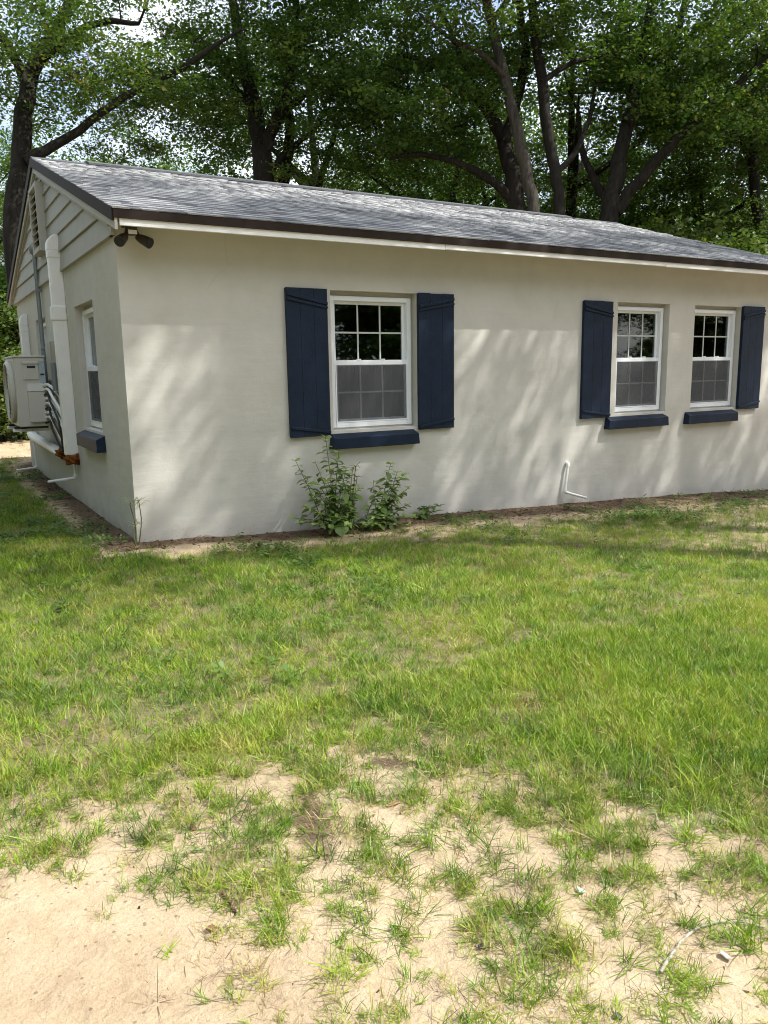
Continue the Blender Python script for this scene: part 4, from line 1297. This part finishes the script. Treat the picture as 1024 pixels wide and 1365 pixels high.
def chip(name, seed, mat, flat=True):
    rg = np.random.default_rng(seed); L = rg.uniform(.012, .035); w = L * rg.uniform(.2, .5); h = w * .35; m = MB()
    m.hexa([(-L, -w, 0), (L * .9, -w * .6, .001), (L, w * .8, 0), (-L * .8, w, .002), (-L * .9, -w * .8, h), (L * .8, -w * .5, h * .7), (L * .9, w * .6, h), (-L * .7, w * .8, h * 1.3)])
    return bpy.data.objects.new(name, m.mesh(name, mat))


def dry_leaf(name, seed, mat):
    me = leaf_mesh(name, .05, .026, mat, .5, -.35 + .5 * (seed % 2), .5); return bpy.data.objects.new(name, me)


def twig(name, seed, mat):
    rg = np.random.default_rng(seed); L = rg.uniform(.05, .14); m = MB()
    m.tube(spline([(-L, 0, .004), (0, rg.uniform(-.02, .02), .008), (L, rg.uniform(-.02, .02), .004)], 6), np.linspace(.0025, .0012, 6), 5); return bpy.data.objects.new(name, m.mesh(name, mat))


def scatter(name, label, cat, protos, x, y, kind, scl, tint, tiltamt=.15):
    """one ground-cover object: geometry nodes put tufts on its points"""
    colp = bpy.data.collections.new(name + '_kinds')
    for i, o in enumerate(protos):
        o.name = '%s_%02d' % (name, i); colp.objects.link(o)
    n = len(x); z = ground_z(x, y)
    me = bpy.data.meshes.new(name); me.vertices.add(n); me.vertices.foreach_set('co', np.stack([x, y, z], 1).astype(np.float32).ravel())
    rg = np.random.default_rng(len(name))
    rot = np.stack([rg.normal(0, tiltamt, n), rg.normal(0, tiltamt, n), rg.uniform(0, 6.283, n)], 1)
    a = me.attributes.new('rot', 'FLOAT_VECTOR', 'POINT'); a.data.foreach_set('vector', rot.astype(np.float32).ravel())
    a = me.attributes.new('scl', 'FLOAT', 'POINT'); a.data.foreach_set('value', scl.astype(np.float32))
    a = me.attributes.new('rnd', 'FLOAT', 'POINT'); a.data.foreach_set('value', tint.astype(np.float32))
    a = me.attributes.new('kind_i', 'INT', 'POINT'); a.data.foreach_set('value', kind.astype(np.int32))
    o = link(bpy.data.objects.new(name, me)); tag(o, label, cat, kind='stuff')
    ng = bpy.data.node_groups.new(name, 'GeometryNodeTree')
    ng.interface.new_socket('Geometry', in_out='INPUT', socket_type='NodeSocketGeometry'); ng.interface.new_socket('Geometry', in_out='OUTPUT', socket_type='NodeSocketGeometry')
    N = ng.nodes; L = ng.links
    gi = N.new('NodeGroupInput'); go = N.new('NodeGroupOutput'); ip = N.new('GeometryNodeInstanceOnPoints'); ci = N.new('GeometryNodeCollectionInfo')
    ci.inputs['Collection'].default_value = colp; ci.inputs['Separate Children'].default_value = True; ci.inputs['Reset Children'].default_value = True
    def attr(nm, typ):
        q = N.new('GeometryNodeInputNamedAttribute'); q.data_type = typ; q.inputs['Name'].default_value = nm; return q.outputs['Attribute']
    L.new(gi.outputs[0], ip.inputs['Points']); L.new(ci.outputs[0], ip.inputs['Instance']); ip.inputs['Pick Instance'].default_value = True
    L.new(attr('kind_i', 'INT'), ip.inputs['Instance Index'])
    er = N.new('FunctionNodeEulerToRotation'); L.new(attr('rot', 'FLOAT_VECTOR'), er.inputs[0]); L.new(er.outputs[0], ip.inputs['Rotation'])
    L.new(attr('scl', 'FLOAT'), ip.inputs['Scale']); L.new(ip.outputs[0], go.inputs[0])
    md = o.modifiers.new('scatter', 'NODES'); md.node_group = ng
    return o


def in_view(x, y, m=90):
    uv = proj(np.stack([x, y, np.full_like(x, -.08)], 1)); fr = (np.stack([x, y], 1) - CAM[:2]) @ FW[:2] > .4
    return fr & (uv[:, 0] > -m) & (uv[:, 0] < 1024 + m) & (uv[:, 1] < 1365 + 2 * m)


rg = np.random.default_rng(99)
def cand(n, x0, x1, y0, y1):
    return rg.uniform(x0, x1, n), rg.uniform(y0, y1, n)

X1, Y1 = cand(95000, -3.2, 10.5, -6.4, .0)
X4, Y4 = cand(60000, -2.2, 3.2, -6.1, -3.6)
X1 = np.concatenate([X1, X4]); Y1 = np.concatenate([Y1, Y4])
X2, Y2 = cand(20000, -2.2, 0.0, -.4, 8.5)
X3, Y3 = cand(5000, -3.5, 1.0, 8.5, 22)
X = np.concatenate([X1, X2, X3]); Y = np.concatenate([Y1, Y2, Y3])
k = in_view(X, Y); X, Y = X[k], Y[k]
d = lawn_density(X, Y); so = soil_amount(X, Y)
nz = .35 * fbm(X, Y, .42, 60) + .65 * fbm(X, Y, .115, 61); nz2 = fbm(X, Y, 1.1, 70); nz3 = fbm(X, Y, .07, 66)
acc = np.clip((d * 1.45 - .14) + (nz - .5) * 3.4 * np.where(d < .9, 1, .45) + (nz2 - .5) * .6, 0, 1.0) * np.clip(d * 2.4, 0, 1) * (1 - .85 * np.clip(so * 1.3, 0, 1))
spa = np.clip(.5 + (nz3 - .52) * 3.2 + (nz - .5) * .7, 0, 1) * np.clip((d - .02) * 2.1, 0, 1.15) * (1 - .85 * np.clip(so * 1.3, 0, 1))
wd = np.clip((d - .62) / .26, 0, 1); acc = acc * wd + spa * (1 - wd)
k = rg.random(len(X)) < acc * np.where(Y < -3.6, np.interp(d, [.3, .55, .75, .95], [.38, .50, .54, .56]), np.interp(d, [.6, .95], [.5, .8]))
X, Y, d, nz2 = X[k], Y[k], d[k], nz2[k]
n = len(X)
print('grass tufts', n)
protos = [blade_tuft('t', 14, (.035, .09), (.0028, .005), .6, s, M_GRASS, .8, .028) for s in range(6)] + \
         [blade_tuft('t', 14, (.035, .10), (.0026, .0044), 1.0, 20 + s, M_GRASS, .5, .014) for s in range(5)] + \
         [blade_tuft('t', 16, (.04, .12), (.0018, .0032), 1.3, 40 + s, M_GRASS, .25, .04) for s in range(3)] + \
         [blade_tuft('t', 22, (.06, .15), (.003, .005), .75, 60 + s, M_GRASS, .6, .02) for s in range(2)]
upright = rg.random(n) < np.clip((d - .55) * 2.4, .05, .92)
kind = np.where(upright, rg.integers(0, 6, n), np.where(rg.random(n) < .60, rg.integers(6, 11, n), np.where(rg.random(n) < .82, rg.integers(11, 14, n), rg.integers(14, 16, n))))
scl = rg.uniform(.6, 1.15, n) * np.interp(d, [.3, .6, .9], [.85, .85, .98]) * np.clip(.75 + .5 * nz2, .7, 1.2)
tint = np.clip(rg.normal(.38, .20, n) + np.clip(.85 - d, 0, .5) * .16 + (fbm(X, Y, .7, 88) - .5) * .55 + (fbm(X, Y, .16, 89) - .5) * .5, 0, .86)
tint = np.where((kind >= 11) & (kind < 14), 1 - .18 * rg.random(n) ** 1.6, tint); tint = np.where(rg.random(n) < .05, rg.uniform(.84, .95, n), tint)
scatter('grass', 'thin green lawn grass, thick near the house and broken into tufts on the sand', 'grass', protos, X, Y, kind, scl, tint, .24)

# broad-leaved weeds in the shade strip, by the gable and here and there in the lawn
X1, Y1 = cand(2600, -.2, 9.5, -1.5, -.1); X2, Y2 = cand(4200, -1.9, -.05, -.3, 6.5); X3, Y3 = cand(500, -2.5, 4, -3.6, -.9)
X = np.concatenate([X1, X2, X3]); Y = np.concatenate([Y1, Y2, Y3]); k = in_view(X, Y); X, Y = X[k], Y[k]
k = rg.random(len(X)) < np.clip((fbm(X, Y, .55, 90) - .42) * 4, 0, 1) * (1 - .75 * np.clip(soil_amount(X, Y), 0, 1)); X, Y = X[k], Y[k]; n = len(X)
scatter('ground_weeds', 'low broad leaved weeds spreading through the lawn near the walls', 'weeds', [rosette('w', 16, .035, .02, s, M_WEED) for s in range(5)], X, Y, rg.integers(0, 5, n), rg.uniform(.6, 1.3, n), np.clip(rg.normal(.4, .2, n), 0, 1))

# mulch crumbs and dead leaves
X1, Y1 = cand(9000, -.3, 9.5, -1.2, 0); X2, Y2 = cand(2500, -.7, 0, -.3, 7); X3, Y3 = cand(4200, -2.2, 3.5, -5.9, -1.2); X4, Y4 = cand(2500, -.9, .3, -4.9, -4.0)
X = np.concatenate([X1, X2, X3, X4]); Y = np.concatenate([Y1, Y2, Y3, Y4]); k = in_view(X, Y); X, Y = X[k], Y[k]
pr = np.clip(soil_amount(X, Y) * 1.2 - .15, 0, .9); pr = np.where(Y < -1.2, np.maximum(pr, .10 + .25 * (fbm(X, Y, .5, 91) > .55)), pr)
k = rg.random(len(X)) < pr; X, Y = X[k], Y[k]; n = len(X)
protos = [chip('c', s, M_DRY) for s in range(6)] + [twig('c', s, M_DRY) for s in range(3)] + [dry_leaf('c', s, M_DRY) for s in range(2)]
kind = rg.choice(11, n, p=[.14] * 6 + [.03] * 3 + [.035] * 2)
fr = Y < -1.2
scatter('mulch_and_litter', 'brown mulch crumbs, dead leaf bits and twigs along the walls and on the sand', 'litter', protos, X, Y, kind, rg.uniform(.35, 1.0, n) * np.where(fr, .33, 1.0), np.clip(rg.normal(.35, .25, n), 0, 1), .25)


# ------------------------------------------------------------------ single things lying on the yard
def on_ground(u, v):
    z = -.08
    for _ in range(3):
        d = FW + (u - 512) / FPX * RT - (v - 682.5) / FPX * UP
        t = (z - CAM[2]) / d[2]; p = CAM + t * d; z = gz(p[0], p[1])
    return np.array([p[0], p[1], z])


def stick(uvs, r, label, mat, cat='stick', lift=.008, name='fallen_stick'):
    P = [on_ground(*q) + np.array([0, 0, lift]) for q in uvs]; rgx = np.random.default_rng(int(uvs[0][0])); S = spline(P, 22)
    S = S + rgx.normal(0, r * .22, S.shape); S[:, 2] = np.maximum(S[:, 2], [gz(p[0], p[1]) + r * .5 for p in S])
    b = tuple(S[0]); o = MB().tube(S, np.linspace(r, r * .6, 22) * rgx.uniform(.85, 1.2, 22), 8).build(name, mat, None, smooth=True, off=b); tag(o, label, cat)


M_LICHEN = painted('lichen_grey_bark', (.36, .33, .28), .9, .45, 40, .2, 0, .006)
M_STICK = painted('brown_stick', (.14, .09, .06), .9, .4, 40, .2, 0, .006)
stick([(880, 1300), (896, 1275), (912, 1255), (930, 1240), (960, 1232), (990, 1233), (1018, 1240)], .0046, 'curved pale grey lichen covered branch lying on the sand', M_LICHEN)
stick([(297, 1193), (305, 1203), (314, 1217)], .006, 'short straight brown stick lying among grass tufts', M_STICK)
stick([(655, 470 + 700), (668, 1163), (690, 1160)], .002, 'very thin dry twig lying in the sparse grass', M_STICK)


def scrap(uv, rx, ry, col, label, cat, name, rot=0.0, mat=None):
    p = on_ground(*uv); m = MB(); n = 7; rgx = np.random.default_rng(int(uv[0]))
    top = [(p[0] + math.cos(a + rot) * rx * rgx.uniform(.75, 1.1), p[1] + math.sin(a + rot) * ry * rgx.uniform(.75, 1.1)) for a in np.linspace(0, 6.283, n, endpoint=False)]
    hts = rgx.uniform(.002, .010, n)
    V = [(a, b, p[2] + .003 + h) for (a, b), h in zip(top, hts)] + [(a, b, p[2] + .001 + h) for (a, b), h in zip(top, hts)]
    m.add(V, [tuple(range(n)), tuple(range(n, 2 * n))[::-1]] + [(i, (i + 1) % n, n + (i + 1) % n, n + i) for i in range(n)])
    o = m.build(name, mat or painted(name + '_paint', col, .7, .25, 40), None, off=tuple(p)); tag(o, label, cat)


scrap((775, 1190), .012, .014, (.45, .66, .66), 'small pale blue scrap lying on the sand', 'scrap', 'plastic_scrap')
scrap((967, 1277), .009, .02, (.70, .68, .62), 'crumpled white scrap in grass beside the curved branch', 'scrap', 'paper_scrap')
scrap((957, 1007), .03, .010, (.66, .66, .64), 'flat whitish scrap caught in the thicker lawn', 'scrap', 'paper_scrap')
scrap((281, 1241), .014, .012, (.20, .10, .055), 'reddish brown dead leaf beside the low grass clump on the sand', 'leaf', 'dead_leaf')
scrap((258, 1106), .012, .022, (.16, .08, .05), 'dark brown curled dead leaf on sand among sparse tufts', 'leaf', 'dead_leaf')
scrap((813, 1163), .013, .011, (.26, .12, .055), 'orange brown dead leaf on the bare sand patch', 'leaf', 'dead_leaf')
scrap((524, 1074), .032, .010, (.32, .19, .10), 'long tan dead leaf below the dark soil patch', 'leaf', 'dead_leaf')
scrap((825, 1358), .008, .009, (.06, .06, .08), 'small dark crumb lying on pale sand', 'debris', 'dark_debris')
scrap((641, 1265), .010, .009, (.04, .03, .03), 'blackish clod on the sand between tufts', 'debris', 'dark_debris')
scrap((455, 868 + 60), .02, .012, (.34, .22, .11), 'brown dead leaf resting in the middle of the lawn', 'leaf', 'dead_leaf')
